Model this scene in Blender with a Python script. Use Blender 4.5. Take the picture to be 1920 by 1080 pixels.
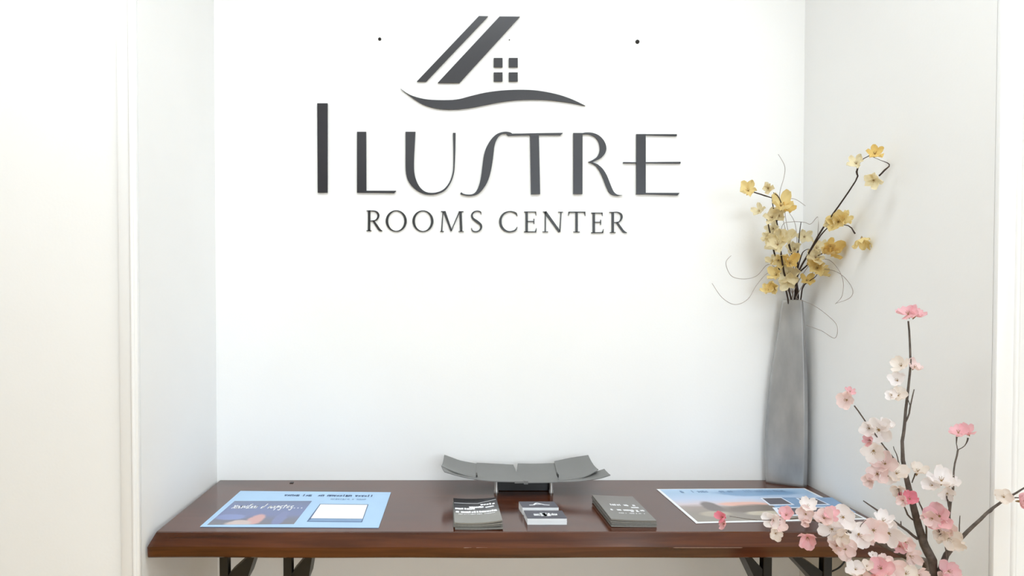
import bpy, bmesh, math, random
from mathutils import Vector, Matrix
from mathutils.geometry import tessellate_polygon

for o in list(bpy.data.objects):
    bpy.data.objects.remove(o, do_unlink=True)
S = bpy.context.scene
C = S.collection
random.seed(11)

# ------------------------------------------------------------------ camera
F = 1275.0                      # focal length in pixels of a 1920 px wide frame
PX, PY = 850.0, 591.6           # principal point (the photo is a crop)
PITCH = math.radians(1.15)
D = 1.95                        # distance from the camera to the niche's back wall
TT = 0.80                       # height of the table top
ct, st = math.cos(PITCH), math.sin(PITCH)


def ray(px, py):
    a = (px - PX) / F
    u = -(py - PY) / F
    return Vector((a, ct + u * st, -st + u * ct))


_r = ray(412, 900)
ZC = TT - _r.z * D / _r.y       # the table's back edge meets the wall at row 900
CAM = Vector((0, -D, ZC))


def P(px, py, d):
    """point on the vertical plane d metres in front of the camera"""
    r = ray(px, py)
    return CAM + r * (d / r.y)


def T(px, py, z=TT):
    """point on a level plane, by default the table top"""
    r = ray(px, py)
    return CAM + r * ((z - ZC) / r.z)


cam_d = bpy.data.cameras.new('camera')
cam_d.sensor_width = 36.0
cam_d.lens = 36.0 * F / 1920.0
cam_d.shift_x = (960 - PX) / 1920.0
cam_d.shift_y = (PY - 540) / 1920.0
cam_d.clip_start = 0.05
cam = bpy.data.objects.new('camera', cam_d)
cam.location = CAM
cam.rotation_euler = (math.pi / 2 - PITCH, 0, 0)
C.objects.link(cam)
S.camera = cam

# ------------------------------------------------------------------ world and light
w = bpy.data.worlds.new('daylight')
S.world = w
w.use_nodes = True
bg = w.node_tree.nodes['Background']
bg.inputs['Color'].default_value = (0.82, 0.92, 1.0, 1)
bg.inputs['Strength'].default_value = 4.0


def area(name, loc, size, size_y, power, color, target):
    l = bpy.data.lights.new(name, 'AREA')
    l.shape = 'RECTANGLE'
    l.size, l.size_y = size, size_y
    l.energy = power
    l.color = color
    o = bpy.data.objects.new(name, l)
    o.location = loc
    o.rotation_euler = (Vector(target) - Vector(loc)).to_track_quat('-Z', 'Y').to_euler()
    C.objects.link(o)
    return o


area('ceiling_panel_light', (0.0, -1.12, 2.66), 2.6, 0.6, 21, (0.885, 0.96, 1.0), (0.0, -1.12, 0))
area('room_panel_light', (0.2, -3.3, 2.66), 2.4, 0.8, 26, (0.885, 0.96, 1.0), (0.1, -3.0, 0))

S.view_settings.view_transform = 'Standard'
S.view_settings.look = 'None'
S.view_settings.gamma = 1.0
S.view_settings.use_curve_mapping = False
S.view_settings.exposure = 0.5

# ------------------------------------------------------------------ materials
MATS = {}


def lin(c):
    c = c / 255.0
    return c / 12.92 if c <= 0.04045 else ((c + 0.055) / 1.055) ** 2.4


def rgb(r, g, b):
    return (lin(r), lin(g), lin(b), 1)


def mat(name, col, rough=0.6, metal=0.0, vary=0.06, scale=30.0, bump=0.0, bscale=None, spec=0.5,
        coat=0.0, trans=0.0):
    if name in MATS:
        return MATS[name]
    m = bpy.data.materials.new(name)
    m.use_nodes = True
    n, L = m.node_tree.nodes, m.node_tree.links
    b = n['Principled BSDF']
    tc = n.new('ShaderNodeTexCoord')
    nz = n.new('ShaderNodeTexNoise')
    nz.inputs['Scale'].default_value = scale
    nz.inputs['Detail'].default_value = 4
    L.new(tc.outputs['Object'], nz.inputs['Vector'])
    r = n.new('ShaderNodeValToRGB')
    r.color_ramp.elements[0].position = 0.3
    r.color_ramp.elements[1].position = 0.7
    r.color_ramp.elements[0].color = tuple(c * (1 - vary) for c in col[:3]) + (1,)
    r.color_ramp.elements[1].color = tuple(min(1, c * (1 + vary)) for c in col[:3]) + (1,)
    L.new(nz.outputs['Fac'], r.inputs['Fac'])
    L.new(r.outputs['Color'], b.inputs['Base Color'])
    b.inputs['Roughness'].default_value = rough
    b.inputs['Metallic'].default_value = metal
    b.inputs['Specular IOR Level'].default_value = spec
    b.inputs['Coat Weight'].default_value = coat
    b.inputs['Coat Roughness'].default_value = 0.06
    if bump:
        n2 = n.new('ShaderNodeTexNoise')
        n2.inputs['Scale'].default_value = bscale or scale * 3
        n2.inputs['Detail'].default_value = 3
        L.new(tc.outputs['Object'], n2.inputs['Vector'])
        bm_ = n.new('ShaderNodeBump')
        bm_.inputs['Strength'].default_value = bump
        bm_.inputs['Distance'].default_value = 0.002
        L.new(n2.outputs['Fac'], bm_.inputs['Height'])
        L.new(bm_.outputs['Normal'], b.inputs['Normal'])
    if trans:
        t = n.new('ShaderNodeBsdfTranslucent')
        L.new(r.outputs['Color'], t.inputs['Color'])
        mx = n.new('ShaderNodeMixShader')
        mx.inputs['Fac'].default_value = trans
        L.new(b.outputs[0], mx.inputs[1])
        L.new(t.outputs[0], mx.inputs[2])
        L.new(mx.outputs[0], n['Material Output'].inputs['Surface'])
    MATS[name] = m
    return m


M_WALL = mat('white wall paint', (0.92, 0.92, 0.915), 0.75, vary=0.012, scale=3, bump=0.08, bscale=160, spec=0.25)
M_TRIM = mat('white gloss trim paint', (0.9, 0.9, 0.9), 0.35, vary=0.01, scale=3)
M_ROOM = mat('greige room wall paint', (0.60, 0.59, 0.575), 0.8, vary=0.02, scale=3)
M_CEIL = mat('ceiling paint', (0.72, 0.72, 0.71), 0.8, vary=0.01, scale=3)
M_SIGN = mat('charcoal satin sign metal', (0.022, 0.021, 0.026), 0.28, 0.0, vary=0.08, scale=6, spec=0.45)
M_SIGN2 = mat('black sign acrylic', (0.012, 0.012, 0.012), 0.35, vary=0.1, scale=20)
M_BLACK = mat('black powder coated steel', (0.008, 0.008, 0.008), 0.42, vary=0.1, scale=60, bump=0.1, bscale=400)
M_TRAY = mat('grey satin metal', (0.21, 0.21, 0.205), 0.5, 0.2, vary=0.05, scale=9, bump=0.05, bscale=300)
M_TRAYLEG = mat('light grey metal foot', (0.42, 0.40, 0.38), 0.3, 0.6, vary=0.05)
M_HOLE = mat('dark wall plug', (0.012, 0.008, 0.006), 0.7)
M_WHITE = mat('white paper', (0.86, 0.88, 0.9), 0.6, vary=0.01)
M_INKW = mat('white print', (0.88, 0.89, 0.92), 0.5, vary=0.01)
M_INKB = mat('dark blue print', rgb(70, 95, 135), 0.5, vary=0.05)
M_INKG = mat('grey blue print', rgb(130, 160, 195), 0.5, vary=0.05)
M_INKK = mat('near black print', (0.012, 0.012, 0.018), 0.25, vary=0.05)
M_PAPER = mat('light blue poster paper', rgb(170, 205, 238), 0.35, vary=0.05, scale=8)
M_CARDTOP = mat('charcoal card stock', rgb(72, 72, 84), 0.45, vary=0.05)
M_LEAF_EDGE = mat('grey paper edges', rgb(128, 126, 120), 0.6, vary=0.12, scale=300)
M_BARKP = mat('dark grey brown bark', (0.10, 0.078, 0.064), 0.7, vary=0.35, scale=90, bump=0.5, bscale=300)
M_BARKY = mat('dark brown dried stem', (0.035, 0.018, 0.012), 0.7, vary=0.35, scale=120, bump=0.4, bscale=300)
M_TENDRIL = mat('grey brown curly twig', (0.36, 0.31, 0.28), 0.7, vary=0.2, scale=60)
M_CALYX = mat('olive brown calyx', (0.34, 0.22, 0.09), 0.7, vary=0.25, scale=200)
M_PETAL = {
    'white': mat('white blossom petal', (0.95, 0.90, 0.89), 0.7, vary=0.05, scale=70, trans=0.45),
    'cream': mat('cream blossom petal', (0.93, 0.85, 0.78), 0.7, vary=0.05, scale=70, trans=0.45),
    'pale': mat('pale pink blossom petal', (0.94, 0.76, 0.74), 0.7, vary=0.09, scale=70, trans=0.45),
    'pink': mat('pink blossom petal', (0.92, 0.56, 0.60), 0.7, vary=0.1, scale=70, trans=0.45),
    'deep': mat('deep pink blossom petal', (0.90, 0.32, 0.41), 0.7, vary=0.12, scale=70, trans=0.45),
    'yellow': mat('yellow dried petal', (0.93, 0.74, 0.36), 0.7, vary=0.13, scale=60, trans=0.4),
    'straw': mat('straw coloured dried petal', (0.92, 0.81, 0.56), 0.7, vary=0.12, scale=60, trans=0.4),
    'gold': mat('golden dried petal', (0.92, 0.66, 0.24), 0.7, vary=0.15, scale=60, trans=0.4),
}


def wood_mat():
    m = bpy.data.materials.new('varnished red brown wood')
    m.use_nodes = True
    n, L = m.node_tree.nodes, m.node_tree.links
    b = n['Principled BSDF']
    tc = n.new('ShaderNodeTexCoord')
    mp = n.new('ShaderNodeMapping')
    mp.inputs['Scale'].default_value = (1.3, 14, 20)
    L.new(tc.outputs['Object'], mp.inputs['Vector'])
    nz = n.new('ShaderNodeTexNoise')
    nz.inputs['Scale'].default_value = 3.0
    nz.inputs['Detail'].default_value = 7
    nz.inputs['Distortion'].default_value = 0.5
    L.new(mp.outputs[0], nz.inputs['Vector'])
    r = n.new('ShaderNodeValToRGB')
    e = r.color_ramp.elements
    e[0].position, e[1].position = 0.28, 0.72
    e[0].color = (0.036, 0.008, 0.003, 1)
    e[1].color = (0.115, 0.031, 0.011, 1)
    L.new(nz.outputs['Fac'], r.inputs['Fac'])
    L.new(r.outputs['Color'], b.inputs['Base Color'])
    b.inputs['Roughness'].default_value = 0.16
    b.inputs['Specular IOR Level'].default_value = 0.72
    b.inputs['Coat Weight'].default_value = 0.0
    b.inputs['Coat Roughness'].default_value = 0.05
    bp = n.new('ShaderNodeBump')
    bp.inputs['Strength'].default_value = 0.04
    bp.inputs['Distance'].default_value = 0.001
    L.new(nz.outputs['Fac'], bp.inputs['Height'])
    L.new(bp.outputs['Normal'], b.inputs['Normal'])
    return m


M_WOOD = wood_mat()


def floor_mat():
    m = mat('warm terracotta floor tile', (0.56, 0.335, 0.08), 0.4, vary=0.15, scale=4)
    return m


M_FLOOR = floor_mat()


def vase_mat():
    m = bpy.data.materials.new('mottled grey pewter')
    m.use_nodes = True
    n, L = m.node_tree.nodes, m.node_tree.links
    b = n['Principled BSDF']
    tc = n.new('ShaderNodeTexCoord')
    mp = n.new('ShaderNodeMapping')
    mp.inputs['Scale'].default_value = (14, 14, 5)
    L.new(tc.outputs['Object'], mp.inputs['Vector'])
    nz = n.new('ShaderNodeTexNoise')
    nz.inputs['Scale'].default_value = 1.3
    nz.inputs['Detail'].default_value = 5
    L.new(mp.outputs[0], nz.inputs['Vector'])
    r = n.new('ShaderNodeValToRGB')
    e = r.color_ramp.elements
    e[0].position, e[1].position = 0.3, 0.72
    e[0].color = (0.32, 0.325, 0.335, 1)
    e[1].color = (0.52, 0.52, 0.515, 1)
    L.new(nz.outputs['Fac'], r.inputs['Fac'])
    L.new(r.outputs['Color'], b.inputs['Base Color'])
    b.inputs['Roughness'].default_value = 0.36
    b.inputs['Metallic'].default_value = 0.45
    return m


M_VASE = vase_mat()


def ramp_print(name, stops, axis, blobs, rough=0.3):
    """flat printed picture: colour bands along an axis of the sheet's UV plus soft blobs"""
    m = bpy.data.materials.new(name)
    m.use_nodes = True
    n, L = m.node_tree.nodes, m.node_tree.links
    b = n['Principled BSDF']
    b.inputs['Roughness'].default_value = rough
    uv = n.new('ShaderNodeUVMap')
    nz = n.new('ShaderNodeTexNoise')
    nz.inputs['Scale'].default_value = 5
    nz.inputs['Detail'].default_value = 5
    L.new(uv.outputs[0], nz.inputs['Vector'])
    sep = n.new('ShaderNodeSeparateXYZ')
    L.new(uv.outputs[0], sep.inputs[0])
    mt = n.new('ShaderNodeMath')
    mt.operation = 'MULTIPLY_ADD'
    L.new(nz.outputs['Fac'], mt.inputs[0])
    mt.inputs[1].default_value = 0.16
    sub = n.new('ShaderNodeMath')
    sub.operation = 'SUBTRACT'
    L.new(sep.outputs[axis], sub.inputs[0])
    sub.inputs[1].default_value = 0.08
    L.new(sub.outputs[0], mt.inputs[2])
    r = n.new('ShaderNodeValToRGB')
    el = r.color_ramp.elements
    while len(el) < len(stops):
        el.new(0.5)
    for i, (p, c) in enumerate(stops):
        el[i].position = p
        el[i].color = c
    L.new(mt.outputs[0], r.inputs['Fac'])
    last = r.outputs['Color']
    for (cx, cy, rx, ry, col) in blobs:
        mp = n.new('ShaderNodeMapping')
        mp.inputs['Location'].default_value = (-cx / rx, -cy / ry, 0)
        mp.inputs['Scale'].default_value = (1 / rx, 1 / ry, 0)
        L.new(uv.outputs[0], mp.inputs['Vector'])
        ln = n.new('ShaderNodeVectorMath')
        ln.operation = 'LENGTH'
        L.new(mp.outputs[0], ln.inputs[0])
        ad = n.new('ShaderNodeMath')
        ad.operation = 'MULTIPLY_ADD'
        L.new(nz.outputs['Fac'], ad.inputs[0])
        ad.inputs[1].default_value = 0.9
        L.new(ln.outputs['Value'], ad.inputs[2])
        mr = n.new('ShaderNodeMapRange')
        mr.interpolation_type = 'SMOOTHSTEP'
        L.new(ad.outputs[0], mr.inputs['Value'])
        mr.inputs['From Min'].default_value = 1.6
        mr.inputs['From Max'].default_value = 1.15
        mx = n.new('ShaderNodeMix')
        mx.data_type = 'RGBA'
        L.new(mr.outputs[0], mx.inputs['Factor'])
        L.new(last, mx.inputs['A'])
        mx.inputs['B'].default_value = col
        last = mx.outputs['Result']
    L.new(last, b.inputs['Base Color'])
    return m


# ------------------------------------------------------------------ mesh helpers
def obj(name, bm, m, parent=None, smooth=False):
    me = bpy.data.meshes.new(name)
    bmesh.ops.recalc_face_normals(bm, faces=bm.faces)
    bm.to_mesh(me)
    bm.free()
    me.materials.append(m)
    if smooth:
        for p in me.polygons:
            p.use_smooth = True
    o = bpy.data.objects.new(name, me)
    C.objects.link(o)
    if parent:
        o.parent = parent
        o.matrix_parent_inverse = Matrix.Translation(-parent.location)
    return o


def smooth_by_angle(o, deg=35):
    o.data.polygons.foreach_set('use_smooth', [True] * len(o.data.polygons))
    bm = bmesh.new()
    bm.from_mesh(o.data)
    for e in bm.edges:
        if len(e.link_faces) == 2 and e.calc_face_angle(0) > math.radians(deg):
            e.smooth = False
    bm.to_mesh(o.data)
    bm.free()


def tag(o, label, cat, group=None):
    o['label'] = label
    o['category'] = cat
    if group:
        o['group'] = group
    return o


def empty(name, loc, label=None, cat=None, group=None):
    o = bpy.data.objects.new(name, None)
    o.empty_display_size = 0.05
    o.location = loc
    C.objects.link(o)
    if label:
        tag(o, label, cat, group)
    return o


def struct(name, bm, m, label=None):
    o = obj(name, bm, m)
    o['kind'] = 'structure'
    if label:
        o['label'] = label
    return o


def box(bm, x0, x1, y0, y1, z0, z1):
    v = [bm.verts.new(p) for p in ((x0, y0, z0), (x1, y0, z0), (x1, y1, z0), (x0, y1, z0),
                                   (x0, y0, z1), (x1, y0, z1), (x1, y1, z1), (x0, y1, z1))]
    for f in ((0, 1, 2, 3), (4, 5, 6, 7), (0, 1, 5, 4), (1, 2, 6, 5), (2, 3, 7, 6), (3, 0, 4, 7)):
        bm.faces.new([v[i] for i in f])


def boxm(*a):
    bm = bmesh.new()
    box(bm, *a)
    return bm


def bevel(bm, w_, seg=2):
    bmesh.ops.bevel(bm, geom=list(bm.edges), offset=w_, segments=seg, affect='EDGES', profile=0.5)
    return bm


def hull8(bm, a, b):
    """hexahedron between two quads"""
    va = [bm.verts.new(p) for p in a]
    vb = [bm.verts.new(p) for p in b]
    bm.faces.new(va)
    bm.faces.new(vb)
    for i in range(4):
        j = (i + 1) % 4
        bm.faces.new((va[i], va[j], vb[j], vb[i]))


def tube(bm, pts, radii, sides=6, cap=True):
    pts = [Vector(p) for p in pts]
    if not hasattr(radii, '__len__'):
        radii = [radii] * len(pts)
    rings = []
    n = None
    for i, p in enumerate(pts):
        t = (pts[min(i + 1, len(pts) - 1)] - pts[max(i - 1, 0)]).normalized()
        if n is None:
            n = t.orthogonal().normalized()
        n = (n - t * n.dot(t)).normalized()
        b = t.cross(n)
        rings.append([bm.verts.new(p + (n * math.cos(k * 2 * math.pi / sides) + b * math.sin(k * 2 * math.pi / sides)) * radii[i])
                      for k in range(sides)])
    for a, b in zip(rings, rings[1:]):
        for k in range(sides):
            j = (k + 1) % sides
            bm.faces.new((a[k], a[j], b[j], b[k]))
    if cap:
        bm.faces.new(rings[0])
        bm.faces.new(rings[-1])


def crom(pts, radii, n=4):
    """Catmull-Rom through points"""
    pts = [Vector(p) for p in pts]
    if not hasattr(radii, '__len__'):
        radii = [radii] * len(pts)
    op, orr = [], []
    for i in range(len(pts) - 1):
        p0, p1, p2, p3 = pts[max(i - 1, 0)], pts[i], pts[i + 1], pts[min(i + 2, len(pts) - 1)]
        for k in range(n):
            t = k / n
            op.append(0.5 * ((2 * p1) + (p2 - p0) * t + (2 * p0 - 5 * p1 + 4 * p2 - p3) * t * t + (3 * p1 - p0 - 3 * p2 + p3) * t ** 3))
            orr.append(radii[i] + (radii[i + 1] - radii[i]) * t)
    op.append(pts[-1])
    orr.append(radii[-1])
    return op, orr


# ------------------------------------------------------------------ the setting
XL = P(404, 470, D).x            # left side of the niche
XR = P(1505, 470, D).x           # right side of the niche
YL = P(262, 540, XL * F / (262 - PX)).y      # where the left niche wall ends
YR = XR * F / (1861 - PX) - D    # where the right niche wall ends
XO0, XO1, YB, ZCEIL = -2.7, 3.0, -4.6, 2.7

struct('wall_back', boxm(XL - 0.1, XR + 0.1, 0, 0.1, 0, ZCEIL), M_WALL, 'white painted back wall of the niche')
struct('wall_left', boxm(XL - 0.12, XL, YL, 0, 0, ZCEIL), M_WALL, 'white left side wall of the niche')
struct('wall_right', boxm(XR, XR + 0.12, YR, 0, 0, ZCEIL), M_WALL, 'white right side wall of the niche')
struct('wall_front_left', boxm(XO0, XL - 0.12, YL, YL + 0.1, 0, ZCEIL), M_WALL, 'bright white wall left of the niche')
struct('wall_front_right', boxm(XR + 0.12, XO1, YR, YR + 0.1, 0, ZCEIL), M_WALL, 'white wall right of the niche')
struct('wall_room_left', boxm(XO0 - 0.1, XO0, YB, YL + 0.1, 0, ZCEIL), M_ROOM)
struct('wall_room_right', boxm(XO1, XO1 + 0.1, YB, YR + 0.1, 0, ZCEIL), M_ROOM)
# rear wall of the room, behind the camera, with a wide daylight window
bm = bmesh.new()
wx0, wx1, wz0, wz1 = 0.1, 2.8, 0.9, 2.35
for q in ((XO0 - 0.1, wx0, 0, ZCEIL), (wx1, XO1 + 0.1, 0, ZCEIL), (wx0, wx1, 0, wz0), (wx0, wx1, wz1, ZCEIL)):
    box(bm, q[0], q[1], YB - 0.1, YB, q[2], q[3])
struct('wall_rear', bm, M_ROOM)
struct('floor', boxm(XO0 - 0.1, XO1 + 0.1, YB, 0.1, -0.1, 0), M_FLOOR)
struct('ceiling', boxm(XO0 - 0.1, XO1 + 0.1, YB, 0.1, ZCEIL, ZCEIL + 0.1), M_CEIL)


def casing(name, x0, x1, y, label, bead):
    """flat casing board with a raised bead along its edge"""
    bm = bmesh.new()
    box(bm, x0, x1, y - 0.012, y, 0, ZCEIL)
    bevel(bm, 0.003, 2)
    b0, b1 = bead
    pr = [(b0 + (b1 - b0) * (0.5 - 0.5 * math.cos(a)), y - 0.0115 - 0.006 * math.sin(a)) for a in [math.pi * k / 8 for k in range(9)]]
    lo = [bm.verts.new((x, yy, 0.001)) for x, yy in pr]
    hi = [bm.verts.new((x, yy, ZCEIL - 0.001)) for x, yy in pr]
    for i in range(8):
        bm.faces.new((lo[i], lo[i + 1], hi[i + 1], hi[i]))
    o = struct(name, bm, M_TRIM, label)
    smooth_by_angle(o, 40)


pl = 0.0268 * 1.48 / 34
casing('trim_1', XL - 0.0402, XL + 0.0005, YL, 'white corner trim at the left edge of the niche', (XL - 0.015, XL - 0.005))
casing('trim_2', XR - 0.0005, XR + 0.044, YR, 'white corner trim at the right edge of the niche', (XR + 0.03, XR + 0.04))

# ------------------------------------------------------------------ table
y_f = T(600, 997.5).y            # front edge of the top face
xa, xb = XL + 0.006, XR - 0.006
tab = empty('console_table', ((xa + xb) / 2, y_f / 2, 0), 'long red-brown wooden console table filling the white niche', 'table')
bm = bmesh.new()
# profile (y, z) of the slab, running along x; the front is chamfered outwards
prof = [(-0.002, TT), (y_f + 0.003, TT), (y_f - 0.001, TT - 0.0015), (y_f - 0.0182, TT - 0.0280),
        (y_f - 0.0165, TT - 0.050), (y_f - 0.013, TT - 0.053), (-0.002, TT - 0.053)]
NX = 60
rings = []
for i in range(NX + 1):
    t = i / NX
    x = xa + (xb - xa) * t
    wob = 0.0012 * math.sin(t * 23) + 0.001 * math.sin(t * 9 + 1)
    ring = []
    for k, (y, z) in enumerate(prof):
        xx = x
        if i == 0:       # end slopes outwards towards the lower edge, cut corner
            xx += 0.012 if k in (1, 2) else (0.004 if k == 0 else 0)
        if i == NX:
            xx -= 0.006 if k in (1, 2) else 0
        yy = y + (wob if k in (3, 4, 5) else 0)
        ring.append(bm.verts.new((xx, yy, z + (wob * 0.5 if k == 3 else 0))))
    rings.append(ring)
for a, b in zip(rings, rings[1:]):
    for k in range(len(prof)):
        j = (k + 1) % len(prof)
        bm.faces.new((a[k], a[j], b[j], b[k]))
bm.faces.new(rings[0])
bm.faces.new(rings[-1])
top = obj('table_top', bm, M_WOOD, tab)
smooth_by_angle(top, 6)
# worn chips along the front ridge, their highlights painted in as pale strips
M_CHIP = mat('worn wood with painted glint', (0.27, 0.16, 0.11), 0.5, vary=0.2, scale=200)
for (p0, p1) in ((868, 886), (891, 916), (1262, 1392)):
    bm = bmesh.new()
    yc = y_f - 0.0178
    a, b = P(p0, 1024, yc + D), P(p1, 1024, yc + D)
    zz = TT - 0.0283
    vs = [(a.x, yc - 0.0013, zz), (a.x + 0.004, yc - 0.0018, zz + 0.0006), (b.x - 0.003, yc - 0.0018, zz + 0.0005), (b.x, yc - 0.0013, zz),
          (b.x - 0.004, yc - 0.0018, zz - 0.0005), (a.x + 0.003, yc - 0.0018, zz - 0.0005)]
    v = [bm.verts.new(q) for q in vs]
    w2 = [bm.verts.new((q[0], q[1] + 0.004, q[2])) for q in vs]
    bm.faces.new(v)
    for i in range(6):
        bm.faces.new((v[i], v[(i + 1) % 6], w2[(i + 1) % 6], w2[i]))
    obj('chip_glint', bm, M_CHIP, top)

ZU = TT - 0.053




def table_leg(px, d, brace, depth):
    """square post and the flat brace that runs from it up to the underside of the top"""
    c = P(px, 1060, d)
    hw = 8.0 * d / F
    bm = bmesh.new()
    box(bm, c.x - hw, c.x + hw, c.y - 0.010, c.y + 0.012, 0, ZU + 0.002)
    bevel(bm, 0.0012, 1)
    lg = obj('leg', bm, M_BLACK, tab)
    pts = []
    for x, y in brace:
        p = P(x, y, d)
        pts.append((p.x, ZU + 0.001 if y < 1048 else p.z))
    bm = bmesh.new()
    f = [bm.verts.new((x, c.y - 0.006, z)) for x, z in pts]
    b = [bm.verts.new((x, c.y - 0.006 + depth, z)) for x, z in pts]
    n = len(pts)
    for tri in tessellate_polygon([[Vector((x, z, 0)) for x, z in pts]]):
        bm.faces.new([f[k] for k in tri])
        bm.faces.new([b[k] for k in reversed(tri)])
    for k in range(n):
        bm.faces.new((f[k], f[(k + 1) % n], b[(k + 1) % n], b[k]))
    obj('brace', bm, M_BLACK, lg)


table_leg(422, 1.535, [(428, 1077), (478, 1046), (482, 1046), (466, 1080), (449, 1112), (428, 1124)], 0.05)
table_leg(541, 1.535, [(546, 1076), (583, 1046), (588, 1046), (580, 1080), (568, 1112), (546, 1124)], 0.05)
table_leg(1436, 1.535, [(1430, 1068), (1398, 1046), (1389, 1046), (1412, 1080), (1430, 1118)], 0.055)
table_leg(1548, 1.535, [(1543, 1072), (1482, 1046), (1472, 1046), (1518, 1080), (1543, 1108)], 0.065)

bm = bmesh.new()
cp, cr = crom([P(1594, 1030, 1.66), P(1588, 1046, 1.66), P(1575, 1063, 1.66), P(1556, 1073, 1.665), P(1535, 1082, 1.67), P(1520, 1130, 1.68)] +
              [Vector((0.90, -0.22, 0.3)), Vector((0.90, -0.20, 0.004))], 0.0021, 5)
tag_c = obj('power_cable', bm, M_BLACK)
bm = bmesh.new()
tube(bm, cp, cr, 6)
bm.to_mesh(tag_c.data)
bm.free()
tag(tag_c, 'thin black cable hanging under the right end of the table', 'cable')


# ------------------------------------------------------------------ sign on the wall
SD = 0.006                       # letters stand 6 mm off the wall


def prism(bm, poly, d_front, d_back):
    """poly in photo pixels, traced on the wall"""
    a = [P(x, y, D) for x, y in poly]
    f = [bm.verts.new((p.x, d_front, p.z)) for p in a]
    b = [bm.verts.new((p.x, d_back, p.z)) for p in a]
    n = len(poly)
    for tri in tessellate_polygon([[Vector((x, y, 0)) for x, y in poly]]):
        bm.faces.new([f[i] for i in tri])
        bm.faces.new([b[i] for i in reversed(tri)])
    for i in range(n):
        j = (i + 1) % n
        bm.faces.new((f[i], f[j], b[j], b[i]))


def refine(poly, closed_from, n=3):
    return poly


def letter(parent, polys, m, label=None, y0=-SD, y1=-0.001, name='letter'):
    bm = bmesh.new()
    for p in polys:
        prism(bm, p, y0, y1)
    o = obj(name, bm, m, parent)
    if label:
        o['label'] = label
    return o


def spl(pts, n=4):
    op, _ = crom([Vector((x, y, 0)) for x, y in pts], 0, n)
    return [(p.x, p.y) for p in op]


c = P(940, 200, D)
logo = empty('house_logo', (c.x, 0, c.z), 'charcoal house emblem of roof bars, window and wave on wall', 'logo')
letter(logo, [[(897.9, 31.7), (914.8, 32), (799, 154.2), (781.9, 153.8)]], M_SIGN, name='roof_bar')
letter(logo, [[(936.5, 32.5), (974.3, 32.7), (861.6, 156.5), (820.9, 156.5)]], M_SIGN, name='roof_bar')
for x0, x1 in ((925.6, 942), (953.8, 970.4)):
    for y0, y1 in ((110, 126.9), (137, 153.6)):
        letter(logo, [[(x0, y0), (x1, y0), (x1, y1), (x0, y1)]], M_SIGN, name='window_square')
wt = [(751.3, 167.3), (768.3, 178.6), (789.2, 185.4), (810, 188.3), (841, 188.8), (862, 186.7), (880.4, 181.8), (909.3, 175), (940.5, 170.9),
      (971.8, 169.5), (1000.7, 170.4), (1024.8, 173.8), (1048.9, 179.3), (1073, 187.8), (1097, 199.3)]
wb = [(1073, 194.5), (1048.9, 190.9), (1024.8, 188.5), (1000.7, 187.8), (971.8, 188.5), (940.5, 191.9), (909.3, 197.9), (880.4, 203.4),
      (851.5, 206.3), (825, 205.3), (800.9, 199.8), (781.7, 190.2), (760, 174.5)]
letter(logo, [spl(wt, 3) + spl(wb, 3)], M_SIGN, name='wave')

c = P(935, 364, D)
big = empty('name_lettering', (c.x, 0, c.z), 'large charcoal metal letters spelling ILUSTRE on white wall', 'lettering')
letter(big, [[(595.5, 194.8), (614.9, 194.8), (614.9, 361.8), (596.4, 361.8)]], M_SIGN, 'tall letter I')
letter(big, [[(669.9, 248), (687, 248), (687.4, 358.2), (743, 358.3), (739.2, 362.8), (722, 362.2), (669.9, 361.8)]], M_SIGN, 'letter L')
U = [(760.6, 248), (779.2, 248)] + spl([(777, 289), (776.5, 316), (779, 333.6), (785.8, 349.2), (795.6, 358.9), (807.2, 362.2), (820.8, 360.8),
                                        (832.5, 355), (842.2, 343.3), (848, 327.8), (850, 312), (850, 277)], 3) + [(849.2, 250), (854.3, 250)] + \
    spl([(853.9, 281), (852.6, 312), (850.6, 327.8), (844.8, 343.6), (835.4, 356.4), (822.8, 363.2), (807.2, 365.5), (791.7, 362.8), (776.1, 353),
         (765.4, 339.4), (761.5, 325.8), (760.6, 312.2)], 3)
letter(big, [U], M_SIGN, 'letter U')
Sl = spl([(862.9, 363.1), (865.2, 361.2), (868.3, 363.6), (875.8, 365.2), (885.2, 364.8), (892.2, 360.1), (898, 348.3), (902, 330.8), (905, 307.3),
          (907.4, 290.9), (912, 276.9), (920.3, 262.8), (929.7, 253.4), (939, 249.2), (948.4, 247.8), (956.6, 249.2), (960.1, 251.6)], 3) + \
    spl([(953.1, 251.8), (943.7, 251.6), (936.7, 254.6), (930.9, 262.8), (926.9, 274.5), (925.5, 286.2), (923.1, 305), (919.1, 326), (913.3, 342.5),
         (905, 355.4), (896.9, 363.6), (887.5, 367.1), (878.1, 367.8), (869.9, 366.4), (864, 364.8)], 3)
letter(big, [Sl], M_SIGN, 'long slanting letter S')
letter(big, [[(949.6, 251.6), (1055, 249.9), (1050.4, 254.4), (1010, 254.1), (1012.4, 364.3), (995.3, 364.8), (993.4, 254.1), (951.9, 255.3)]], M_SIGN, 'letter T')
R_ = spl([(1091.4, 250.4), (1098.4, 249.2), (1110, 249.9), (1121.8, 254.6), (1131.2, 264), (1135.9, 275.7), (1134.7, 286.2), (1127.7, 295.6),
          (1117.2, 301.5), (1109, 304.5)], 3) + spl([(1119.5, 308.5), (1128.9, 316.7), (1137, 329.6), (1144, 347.2), (1150, 360), (1157, 365.5), (1166.4, 366.4)], 3) + \
    spl([(1157, 367.8), (1147.6, 365.9), (1140.6, 360), (1134.7, 347.2), (1127.7, 329.6), (1120.7, 316.7), (1112.5, 308.5), (1102, 304.5)], 3) + \
    spl([(1110, 301), (1118.3, 295.2), (1123, 286.2), (1123.7, 275.7), (1120.7, 265.2), (1113.7, 257), (1103, 252.7), (1091.4, 252.7)], 3)
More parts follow.
